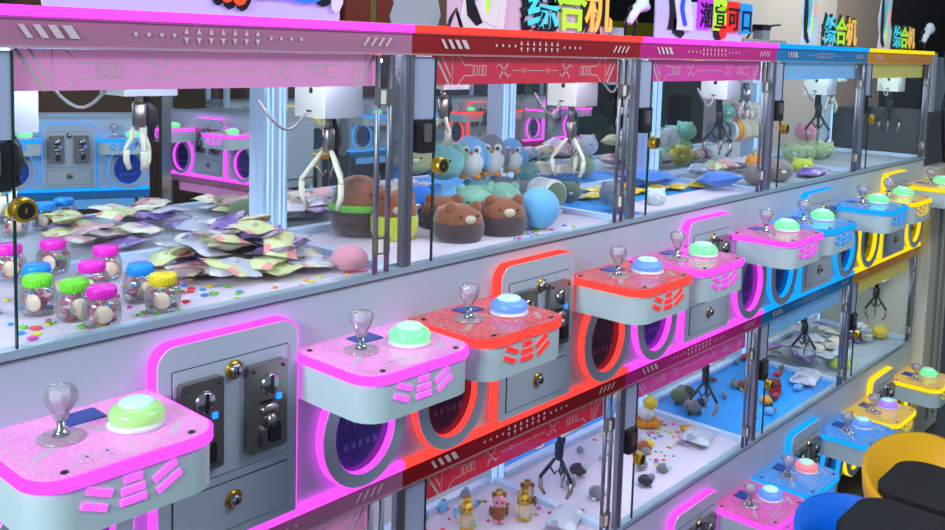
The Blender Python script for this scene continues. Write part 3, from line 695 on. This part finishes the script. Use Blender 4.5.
# magenta window
GY = 'soft toys in the magenta upper window'
for i, (x, y, z, r, m, l) in enumerate([
    (1.93, .12, 0, .04, GRYP, 'small grey plush at left front of the magenta window'), (2.03, .22, 0, .042, GRYP, 'grey plush behind the small one in the magenta window'),
    (1.95, .33, 0, .04, OLV, 'olive plush at the left back of the magenta window'), (2.10, .10, 0, .035, WHT, 'white plush close to the magenta window glass')]):
    ball('round_plush', x, y, ZP+z, r, m, l)
YF = foil('yellow_foil', (232, 200, 30), (190, 150, 20), (240, 230, 150))
for i, (x, y) in enumerate([(2.06, .33), (2.17, .31), (2.28, .29), (2.39, .27), (2.50, .25), (2.60, .22), (2.20, .40), (2.34, .38)]):
    bag(x, y, ZP+.010+.002*(i % 2), .12, .07, .016, YF, 'yellow snack bag in the strip across the magenta playfield', (0, 0, rd.uniform(-.4, .4)), grp='yellow snack bags in the magenta machine')
o = MB().box(1.95, .03, 0, 2.66, .17, .006).build('paper_sheet', FOAM); o.location = (0, 0, ZP); o.data.transform(Matrix.Translation((0, 0, 0))); tag(o, 'pale sheet along the front of the magenta playfield', 'mat')
# rear machines filled with soft toys
pal = [LGR, WHT, GRYP, CRM, MINT, SKY, OLV, YEL, TAU]; names = ['pale green', 'white', 'grey', 'cream', 'mint', 'sky blue', 'olive', 'yellow', 'taupe']
def heap(x0, x1, y0, y1, zb, layers, sel, label, grp, seed, r0=.05, step=.115):
    rr = random.Random(seed)
    for L in range(layers):
        nx = int((x1-x0)/step); ny = max(1, int((y1-y0)/step))
        for i in range(nx):
            for j in range(ny):
                if L and rr.random() < .35*L: continue
                c = rr.choice(sel); r = r0*rr.uniform(.85, 1.1)
                if rr.random() < .42:
                    fc = rr.choice(['pale yellow green', 'silver', 'white', 'pink']); px, py = x0+step*(i+.5), y0+step*(j+.5)
                    bag(px, py, zb+L*.082+.034, .105, .085, .045, FO[fc], fc+' snack bag '+label.replace('soft toy ', ''), (rr.uniform(-.1, .1), rr.uniform(-.1, .1), rr.uniform(0, 3)), 'snack bag', grp.replace('soft toys', 'snack bags')); continue
                ball('round_plush', x0+step*(i+.5+.25*(L % 2))+rr.uniform(-.01, .01), y0+step*(j+.5)+rr.uniform(-.01, .01), zb+L*.082, r, pal[c], names[c]+' '+label, True, .85, grp, rz=rr.uniform(-1.7, .3))
heap(.99, 1.75, .58, .84, ZP, 1, [1, 2, 5, 4], 'soft toy lying in the rear machine behind the penguins', 'soft toys behind the red machine', 21)
heap(1.95, 2.62, .60, .90, ZP, 2, [0, 1, 3, 0, 4], 'soft toy heaped in the rear machine seen through the magenta window', 'soft toys behind the magenta machine', 22)
bag(2.47, .36, ZP+.038, .26, .16, .05, BLU, 'bright blue folded cloth bag, left one on the blue playfield', (.05, .05, .1), 'cloth bag', name='cloth_bag')
bag(2.58, .13, ZP+.045, .16, .12, .05, BLU, 'bright blue cloth bag near the divider to the blue machine', (-.1, .1, 1.0), 'cloth bag', name='cloth_bag')
heap(2.78, 3.50, .58, .90, ZP, 2, [0, 1, 7, 4], 'soft toy heaped behind the blue machine', 'soft toys behind the blue machine', 23)
# blue window
ball('round_plush', 3.02, .10, ZP, .055, TAU, 'large taupe plush at the left front of the blue window', squash=.8)
ball('round_plush', 2.85, .12, ZP, .045, TAU, 'smaller taupe plush left of the large taupe one')
ball('round_plush', 3.38, .16, ZP, .050, LIM, 'lime yellow plush in the middle of the blue window', squash=.6)
ball('round_plush', 3.16, .26, ZP, .048, ORG, 'orange plush behind the taupe ones in the blue window')
bag(3.30, .08, ZP+.018, .20, .10, .036, FO['violet'], 'violet bag lying flat by the blue window glass', (0, 0, .1))
heap(2.80, 3.52, .30, .46, ZP, 1, [3, 2, 1, 8, 0], 'soft toy in the back of the blue window', 'soft toys in the blue upper window', 24)
m = MB()
segs = [(0, .045, 0), (.03, .046, 1), (.05, .045, 0), (.09, .047, 2), (.12, .046, 3), (.17, .046, 4), (.25, .045, 4), (.33, .043, 4), (.36, .043, 5), (.48, .040, 5), (.52, .03, 5)]
for a, b in zip(segs, segs[1:]): m.lathe([(0, a[0]), (a[1], a[0]), (b[1], b[0]), (0, b[0])], n=20, mi=a[2], M=Matrix.Rotation(PI/2, 4, 'Y'))
o = m.build('roll_plush', [GRYP, BLK, WHT, ORG, CRM, PNK]); o.location = (2.98, .36, ZP+.175); tag(o, 'long striped tube plush resting on top of the toys in the blue window', 'plush toy')
for i, (x, c, l) in enumerate([(3.10, MINT, 'mint plush on top of the striped tube'), (3.22, PNK, 'pink plush on top of the striped tube'), (3.33, CRM, 'cream plush on top of the striped tube')]):
    ball('round_plush', x, .38, ZP+.215, .042, c, l)
# yellow window
heap(3.68, 4.2, .28, .46, ZP, 1, [7, 0, 0], 'soft toy in the yellow upper window', 'soft toys in the yellow upper window', 25)
ball('round_plush', 3.83, .34, ZP+.095, .05, PNK, 'pink plush on top of the pale toys in the yellow window')

# lower windows
GOLD = mat('gold_crown', srgb(220, 170, 60), .35, .6)
def doll(x, y, z, m1, m2, label, rz=-.8):
    t = empty('doll', (x, y, z), rz); tag(t, label, 'doll', 'small dolls in the lower red window')
    MB().ell((0, 0, .030), (.022, .018, .030)).build('body', m1, t)
    MB().ell((0, -.002, .068), (.021, .019, .020)).build('head', m2, t)
    for sx in (-1, 1):
        MB().ell((sx*.016, 0, .086), (.007, .005, .010), n=8, m=6).build('ear', m1, t)
        MB().ell((sx*.010, -.006, .007), (.010, .014, .008), n=8, m=6).build('foot', m2, t)
        MB().ell((sx*.024, -.004, .038), (.007, .008, .017), n=8, m=6).build('arm', m1, t)
        MB().ell((sx*.008, -.020, .071), .003, n=6, m=4).build('eye', BLK, t)
    MB().lathe([(0, 0), (.009, 0), (.012, .014), (.004, .006), (0, .006)], (0, 0, .087), 8).build('crown', GOLD, t)
    return t
doll(1.49, .325, ZL, CRM, GOLD, 'small cream doll with gold crown, leftmost of four in the lower red window')
doll(1.59, .285, ZL, BR, PNK, 'small brown doll with pink head, second from left in the lower red window')
doll(1.655, .240, ZL, CRM, GOLD, 'small cream and gold doll, third from left in the lower red window')
doll(1.70, .265, ZL, BR, PNK, 'small brown doll at the right of the doll group')
bag(1.73, .14, ZL+.02, .14, .09, .03, FO['silver'], 'silver grey bag lying beside the small dolls', (.1, 0, .4))
DK = mat('dark_scrap', srgb(46, 50, 58), .6)
def critter(x, y, z, r, m1, m2, label, cat='toy', name='small_toy', rz=-.8):
    t = empty(name, (x, y, z), rz); tag(t, label, cat)
    MB().ell((0, 0, r*.7), (r, r*.8, r*.7)).build('body', m1, t); MB().ell((r*.7, -r*.1, r*1.1), (r*.5, r*.5, r*.5)).build('head', m2, t)
    for sx in (-1, 1): MB().ell((sx*r*.5, -r*.6, r*.2), (r*.25, r*.3, r*.2), n=8, m=6).build('foot', m2, t)
    return t
critter(2.34, .24, ZL, .030, BR, YEL, 'small brown and yellow toy left in the lower magenta window')
critter(2.60, .22, ZL, .022, GOLD, ORG, 'small golden toy near the right of the lower magenta window')
critter(2.12, .10, ZL, .026, DK, GRYP, 'small dark toy close to the lower magenta glass')
bag(2.56, .15, ZL+.02, .16, .11, .04, FO['silver'], 'grey silver bag at the right front of the lower magenta window', (.1, .1, .3))
t = empty('duck_toy', (2.56, .37, ZL), -.7); tag(t, 'yellow and white duck toy with orange ring at the back of the lower magenta window', 'toy')
m = MB()
for i in range(20):
    a = 2*PI*i/20; b = 2*PI*(i+1)/20
    m.tube([(.04*math.cos(a), .04*math.sin(a), .014), (.04*math.cos(b), .04*math.sin(b), .014)], .014, 8)
m.build('swim_ring', ORG, t); MB().ell((0, 0, .045), (.03, .03, .035)).build('body', WHT, t); MB().ell((.012, -.01, .09), (.028, .028, .026)).build('head', YEL, t); MB().ell((.012, -.04, .086), (.008, .012, .004), n=8, m=5).build('beak', ORG, t)
for i, (x, y, m, l) in enumerate([(1.93, .16, GRYP, 'small grey toy by the post in the lower magenta window'), (2.02, .30, DK, 'dark toy at the back left of the lower magenta window')]): critter(x, y, ZL, .03, m, WHT, l)
critter(2.86, .39, ZL, .045, OLV, DK, 'olive green leafy toy at the back of the lower blue window')
critter(2.80, .30, ZL, .040, GRYP, DK, 'grey toy left in the lower blue window')
critter(3.10, .13, ZL, .028, ORG, DK, 'orange and dark toy near the lower blue glass')
critter(3.20, .28, ZL, .030, BR, ORG, 'brown toy behind the orange one in the lower blue window')
def gift(x, y, z, s_, m1, m2, label, rz):
    t = empty('gift_box', (x, y, z), rz); tag(t, label, 'gift box')
    MB().box(-s_, -s_*.6, 0, s_, s_*.6, s_*.9).build('box_body', m1, t, bevel=.004); MB().box(-s_*1.04, -s_*.64, s_*.9, s_*1.04, s_*.64, s_*1.2).build('lid', m2, t, bevel=.003)
REDB = mat('red_box', srgb(190, 30, 45), .4); DRB = mat('dark_red_box', srgb(120, 20, 35), .4)
gift(3.26, .17, ZL, .040, REDB, DRB, 'red box near the lower blue window glass', .5); gift(3.44, .34, ZL, .035, REDB, SKY, 'red box with blue top further back in the lower blue window', .9)
bag(3.50, .13, ZL+.02, .22, .11, .035, FO['silver'], 'blue grey flat bag at the right front of the lower blue window', (0, 0, .2))
bag(1.69, .225, ZP+.011, .14, .10, .022, FO['silver'], 'flat silver bag under the white bolster cushion', (0, 0, .5))
rr = random.Random(9)
for i in range(30):
    x = rr.uniform(3.70, 4.38); y = rr.uniform(.10, .42); c = rr.choice(['silver', 'white', 'silver', 'violet'])
    pouch(x, min(y, .40), ZL+.024+.013*(i % 5), c, (rr.uniform(-.3, .3), rr.uniform(-.3, .3), rr.uniform(0, 6.2)), '%s bag in the heap of the lower yellow window' % c, 'silver bags in the lower yellow window')
ball('round_plush', 3.76, .08, ZL, .045, LIM, 'lime green plush at the left of the lower yellow window', squash=.6)
ball('round_plush', 4.40, .12, ZL, .04, YEL, 'yellow plush at the right end of the lower yellow window')
heap(2.75, 3.5, .58, .88, ZL, 1, [2, 1, 5], 'soft toy in the lower rear machine', 'soft toys in the lower rear machines', 26)

# ------------------------------------------------------------------ things on the roofs
SB = mat('sign_white', srgb(235, 240, 250), .3); SK = mat('sign_black', srgb(12, 10, 22), .3)
def flat(mb, pts, y, d, mi): mb.prism(pts, y, y+d, 'y', mi)
def ch(c, x, z, size, m, parent, y, weight=0, name='letter'):
    cu = bpy.data.curves.new('letter', 'FONT'); cu.body = c; cu.size = size; cu.extrude = .0015; cu.offset = weight
    o = bpy.data.objects.new('tmp', cu); COL.objects.link(o); o.rotation_euler = (PI/2, 0, 0); o.location = (x, y, z)
    bpy.context.view_layer.update(); dg = bpy.context.evaluated_depsgraph_get(); me = bpy.data.meshes.new_from_object(o.evaluated_get(dg))
    n = bpy.data.objects.new(name, me); me.materials.clear(); me.materials.append(m); COL.objects.link(n); n.rotation_euler = o.rotation_euler; n.location = o.location; n.parent = parent
    bpy.data.objects.remove(o); return n
def e_(name, c, k=.35): return mat(name, srgb(*c), .35, emit=srgb(*c), es=k)
CY, LI, AM = e_('sign_cyan', (70, 215, 235)), e_('sign_lime', (180, 240, 50)), e_('sign_amber', (250, 190, 90))
TE, PK_ = e_('sign_teal', (80, 190, 200)), e_('sign_peach', (240, 170, 150))
def wavy(x0, z0, z1, w, amp, ph, n=14):
    l = [(x0+amp*math.sin(ph+7*i/n), z0+(z1-z0)*i/n) for i in range(n+1)]
    return [(x+w, z) for x, z in l]+[(x, z) for x, z in l[::-1]]
def figure(t, x, z0, h, y, flip=1):
    m = MB()
    k = h/.22
    flat(m, [(x-.075*k, z0), (x+.075*k, z0), (x+.085*k, z0+.08*k), (x+.06*k, z0+.13*k), (x+.07*k, z0+h), (x-.06*k, z0+h), (x-.085*k, z0+.12*k), (x-.06*k, z0+.06*k)], y, .004, 0)
    flat(m, [(x-.050*k, z0+.03*k), (x-.02*k, z0+.008*k), (x+.0*k, z0+.015*k), (x-.028*k, z0+.06*k), (x-.022*k, z0+.12*k), (x-.035*k, z0+h*.96), (x-.06*k, z0+h*.96), (x-.062*k, z0+.10*k)], y-.002, .002, 1)
    flat(m, [(x-.022*k, z0+.06*k), (x+.0*k, z0+.09*k), (x+.01*k, z0+h*.94), (x-.03*k, z0+h*.94)], y-.002, .002, 2)
    flat(m, [(x+.0*k, z0+.02*k), (x+.05*k, z0+.006*k), (x+.055*k, z0+.09*k), (x+.02*k, z0+.13*k), (x+.004*k, z0+.09*k)], y-.002, .002, 3)
    flat(m, [(x+.01*k, z0+.035*k), (x+.022*k, z0+.05*k), (x+.020*k, z0+.11*k), (x+.01*k, z0+.10*k)], y-.0035, .002, 4)
    flat(m, [(x+.025*k, z0+.115*k), (x+.05*k, z0+.115*k), (x+.055*k, z0+.16*k), (x+.03*k, z0+.17*k)], y-.0035, .002, 5)
    m.build('printed_figure', [SB, SK, TE, SB, LI, PK_], t)
def zsign(x0, lx, cs, label, board=None, base=TOP[1]+.006, y=.10, size=.135, figx=None, fh=.22):
    t = empty('sign', (0, 0, 0)); tag(t, label, 'sign')
    if board: 
        m = MB(); m.prism(rrect(board[0], base, board[1], base+board[2], .01, 3), y, y+.005, 'y', 0); m.build('sign_board', board[3], t)
    if figx: figure(t, figx, base, fh, y-.006)
    for i, c in enumerate('综合机'):
        for dx, dz in ((-.008, -.004),): ch(c, lx+i*cs+dx, base+.022+dz, size, SK, t, y-.004, .014, 'letter_shadow')
        ch(c, lx+i*cs, base+.022, size, [CY, LI, AM][i], t, y-.010, .0025, 'letter')
    return t
LB = mat('lilac_board', srgb(196, 186, 232), .35, emit=srgb(190, 180, 240), es=.25)
LBR = mat('rose_board', srgb(206, 180, 205), .35, emit=srgb(200, 175, 215), es=.2)
zsign(1.2, 1.405, .128, 'lilac sign with coloured letters and a standing figure on the red machine roof', (1.12, 1.78, .16, LBR), figx=1.235, fh=.24)
zsign(3.0, 3.36, .118, 'cut out sign with cyan and green letters on the blue machine roof', figx=3.215, size=.125, fh=.23)
zsign(3.9, 4.20, .105, 'cut out sign with cyan and green letters on the yellow machine roof', figx=4.09, size=.11, fh=.24)
t = empty('sign', (0, 0, 0)); tag(t, 'lilac sign with black and orange figure feet on the pink machine roof', 'sign')
MB().prism(rrect(.17, TOP[1]+.006, .79, TOP[1]+.24, .01, 3), .10, .105, 'y', 0).build('sign_board', LB, t)
m = MB(); z = TOP[1]
def foot(x, zt, w, mi, y): flat(m, [(x-w*.4, zt+.006), (x-w*.1, zt), (x+w*.2, zt+.004), (x+w*.5, zt+.02), (x+w*.6, zt+.13), (x-w*.5, zt+.13), (x-w*.5, zt+.03)], y, .003, mi)
for x, dz, w_, mi in [(.495, .026, .030, 0), (.520, .020, .034, 0), (.548, .018, .034, 0), (.512, .032, .034, 1), (.540, .028, .036, 1), (.60, .042, .10, 0), (.65, .044, .07, 2), (.70, .040, .10, 2), (.745, .036, .05, 0), (.775, .026, .03, 3)]: foot(x, z+dz, w_, mi, .094 if mi == 0 else .090)
m.build('printed_figure', [SK, e_('sign_orange', (250, 80, 20)), e_('sign_blue', (40, 120, 240)), SB], t)
t = empty('sign', (0, 0, 0)); tag(t, 'lilac sign with purple, lime, red and blue letter blocks on the magenta machine roof', 'sign')
MB().prism(rrect(2.05, TOP[1]+.006, 2.64, TOP[1]+.13, .01, 3), .10, .105, 'y', 0).build('sign_board', LB, t)
BLK4 = [e_('sign_purple', (190, 50, 240)), LI, e_('sign_red', (240, 30, 20)), e_('sign_azure', (20, 150, 240))]
for i in range(4):
    xb = 2.305+.098*i; zb = TOP[1]+.044-.002*i
    q = MB().prism(rrect(xb, zb, xb+.092, zb+.105, .008, 2), .090, .099, 'y', 0).build('letter_block', BLK4[i], t)
    ch(['潮', '宣', '可', '口'][i], xb+.004, zb+.014, .088, SK, t, .0885, .001)
m = MB(); m.prism(oval(2.45, TOP[1]+.036, .03, .026, 16), .092, .098, 'y', 1); m.prism(oval(2.475, TOP[1]+.04, .026, .026, 16), .088, .092, 'y', 0); m.build('mascot_tail', [BLK4[2], SK], t)
m = MB(); z = TOP[1]+.006
flat(m, wavy(2.12, z+.03, z+.26, .05, .01, 0), .094, .004, 1); flat(m, wavy(2.155, z+.03, z+.26, .10, .012, 1), .090, .003, 0)
flat(m, wavy(2.19, z+.045, z+.20, .022, .012, 2), .086, .003, 2); flat(m, [(2.15, z+.02), (2.20, z+.004), (2.225, z+.02), (2.19, z+.05), (2.15, z+.07)], .094, .003, 1)
flat(m, wavy(2.20, z+.16, z+.26, .05, .008, 0), .084, .003, 3)
m.build('printed_figure', [SB, SK, e_('sign_indigo', (50, 80, 210)), BLK4[0]], t)
# grey cut-out with two bumps, lamps, boxes, cables
CO = mat('acrylic_grey', srgb(160, 180, 192), .3)
z = TOP[1]+.006
m = MB(); flat(m, [(.945, z), (1.085, z), (1.095, z+.03), (1.085, z+.065), (1.065, z+.074), (1.045, z+.064), (1.015, z+.058), (.985, z+.068), (.968, z+.086), (.948, z+.082), (.945, z+.06), (.95, z+.05), (.938, z+.02)], .10, .006, 0)
o = m.build('cut_out_board', CO); tag(o, 'grey cut out board with two rounded bumps on the red machine roof left end', 'board')
def clip(x, label, k=1):
    t = empty('clip_lamp', (x, .08, TOP[1]+.006)); t.scale = (k, k, k); tag(t, label, 'clip lamp')
    MB().tube([(-.03, 0, 0), (-.035, 0, .045), (-.01, 0, .085)], .005, 6).build('left_arm', SK, t); MB().tube([(.012, 0, 0), (.022, 0, .03), (.02, 0, .075)], .006, 6).build('right_arm', SK, t)
    MB().ell((.0, -.004, .075), (.022, .014, .018)).build('clamp', SK, t)
    MB().tube([(-.03, -.01, .04), (.0, -.012, .08), (.035, -.014, .10), (.05, -.014, .085)], [.01, .016, .02, .016], 10).ell((.032, -.014, .105), (.026, .016, .018)).build('lamp_head', SB, t)
clip(1.885, 'white and black clip lamp standing between the red and the magenta sign'); clip(4.62, 'white and black clip lamp at the right end of the yellow machine roof', 1.2)
o = MB().tube([(1.085, .07, TOP[1]), (1.10, .07, TOP[1]+.03), (1.115, .07, TOP[1]+.05), (1.13, .07, TOP[1]+.02), (1.14, .07, TOP[1]+.0)], .0045, 6).build('power_cable', SK); tag(o, 'black cable loop beside the grey cut out board', 'cable')
o = MB().box(1.80, .16, TOP[1], 1.99, .24, TOP[1]+.035).build('junction_box', WHT if False else mat('box_white', srgb(200, 205, 210), .5), bevel=.004); tag(o, 'flat white box on the roof where red and magenta machines meet', 'box')
o = MB().box(2.66, .10, TOP[1], 3.02, .22, TOP[1]+.022).build('cable_cover', mat('cover_grey', srgb(165, 160, 155), .6), bevel=.004); tag(o, 'flat grey cover strip between the magenta and the blue sign', 'cover')
t = empty('power_adapter', (2.88, .14, TOP[1]+.023)); tag(t, 'grey power adapter with black top standing on the grey cover strip', 'adapter')
MB().box(-.03, -.02, 0, .03, .02, .035).build('adapter_body', CABLE, t); MB().box(-.035, -.022, .0352, .032, .022, .055).build('adapter_cap', SK, t)
MB().tube([(-.03, 0, .045), (-.08, 0, .03), (-.12, 0, .0)], .004, 6).build('wire', SK, t); MB().tube([(.03, 0, .035), (.09, 0, .055), (.16, 0, .06)], .004, 6).build('wire', SK, t)
# cartons on the rear roofs
CB = [mat('carton_brown', srgb(110, 76, 50), .8, var=.1, vscale=5), mat('carton_dark', srgb(60, 36, 24), .8), mat('carton_red', srgb(120, 36, 26), .7), mat('carton_olive', srgb(110, 100, 30), .7)]
for i, (x, w_, h, m, l) in enumerate([(.98, .22, .17, 1, 'dark carton on the rear roof at the left of the carton row'), (1.25, .20, .13, 2, 'dark red carton on the rear roof'), (1.48, .26, .22, 0, 'brown carton on the rear roof beside the grey cut out'), (1.78, .34, .24, 1, 'wide dark brown carton behind the red machine sign')]):
    t = empty('carton', (x, .62, TOP[1])); tag(t, l, 'carton'); MB().box(0, 0, 0, w_, .2, h).build('carton_body', CB[m], t, bevel=.003); MB().box(w_*.45, -.001, h*.0, w_*.55, .0, h).build('tape', CB[3], t)
o = MB().box(.95, .52, TOP[1], 2.6, .58, TOP[1]+.025).build('cable_tray', mat('tray_yellow', srgb(150, 135, 30), .5)); tag(o, 'long yellow tray running along the rear roofs', 'tray')
o = MB().tube([(4.62, -.03, 1.905), (4.66, -.04, 1.72), (4.63, -.035, 1.62), (4.66, -.04, 1.45), (4.70, -.04, 1.342)], .008, 8).build('power_cable', SK); tag(o, 'black cable hanging down by the beige cabinet', 'cable')

# ------------------------------------------------------------------ stools
def stool(x, y, shell, label, rz, rx=.26, ry=.20, top=.50, seat=.45, cw=.19, cdp=.15, ex=.6, off=0):
    t = empty('bar_stool', (x, y, -.08), rz); tag(t, label, 'stool'); H = seat+.08
    MB().lathe([(0, 0), (.17, 0), (.17, .012), (.05, .028), (0, .028)], n=28).build('base_plate', CHROME, t)
    MB().lathe([(.028, .028), (.028, H-.20)], n=16).build('pole', CHROME, t)
    m = MB(); n = 30; v = []
    for i in range(n+1):
        a = math.radians(-15+210*i/n); up = max(0, math.sin(a))**ex; c, q = math.cos(a), math.sin(a)
        zt = H-.10+(top-seat+.10)*up
        for k, z in ((.35, H-.22), (.70, H-.20), (.92, H-.13), (1.0, (H-.13+zt)/2), (1.03, zt), (.95, zt), (.90, H-.12), (.35, H-.20)): v.append((rx*k*c, ry*k*q, z))
    m.add(v, [(i*8+j, (i+1)*8+j, (i+1)*8+(j+1) % 8, i*8+(j+1) % 8) for i in range(n) for j in range(8)]+[tuple(range(8)), tuple(n*8+j for j in range(8))[::-1]], 0, True)
    m.build('shell', shell, t)
    MB().prism(rrect(off-cw, -cdp-.05, off+cw, cdp-.03, .09, 8), H-.10, H, 'z').build('cushion', CUSH, t, bevel=.022)
    return t
CUSH = mat('black_cushion', srgb(26, 26, 28), .65, bump=.4, vscale=160)
SBL = mat('blue_shell', srgb(0, 110, 235), .35); SYE = mat('yellow_shell', srgb(255, 185, 0), .4)
stool(2.22, -.60, SBL, 'bar stool with blue shell and black cushion nearest the camera', 0, rx=.25, ry=.21, top=.52, seat=.50, cw=.165, cdp=.14, ex=.35, off=.09)
stool(2.87, -.575, SYE, 'bar stool with yellow shell and black cushion beyond the blue one', 0, rx=.355, ry=.20, top=.50, seat=.485, cw=.17, cdp=.13, ex=.35, off=-.16)
# small things scattered in the lower windows
rr = random.Random(31)
def scatter(n, x0, x1, y0, y1, mats, label, grp, z=None):
    done = 0; pts = []
    while done < n:
        x, y = rr.uniform(x0, x1), rr.uniform(y0, y1)
        if any((x-a)**2+(y-b)**2 < .0042 for a, b in pts): continue
        pts.append((x, y)); done += 1; k = rr.randrange(len(mats)); r = rr.uniform(.016, .024)
        t = empty('small_toy', (x, y, ZL+.0004), rr.uniform(-2, 1)); tag(t, mats[k][1]+' '+label, 'toy', grp+', '+mats[k][1])
        MB().ell((0, 0, r*.7), (r, r*.8, r*.7), n=10, m=7).build('body', mats[k][0], t); MB().ell((r*.8, 0, r*1.0), (r*.5, r*.5, r*.5), n=8, m=6).build('head', mats[(k+1) % len(mats)][0], t)
        MB().ell((-r*.7, 0, r*.4), (r*.6, r*.25, r*.2), n=8, m=5).build('tail', mats[k][0], t)
scatter(16, 2.90, 3.58, .05, .45, [(GRYP, 'grey'), (OLV, 'olive'), (REDB, 'red'), (BR, 'brown'), (SKY, 'pale blue')], 'small toy scattered on the blue mat of the lower blue window', 'toys on the lower blue mat')
scatter(7, 1.90, 2.5, .05, .40, [(GRYP, 'grey'), (WHT, 'white')], 'small toy scattered on the white mat of the lower magenta window', 'toys on the lower magenta mat')
scatter(6, 1.36, 1.66, .36, .46, [(GRYP, 'grey'), (SKY, 'pale blue')], 'small toy at the back of the lower red window', 'toys at the back of the lower red window')
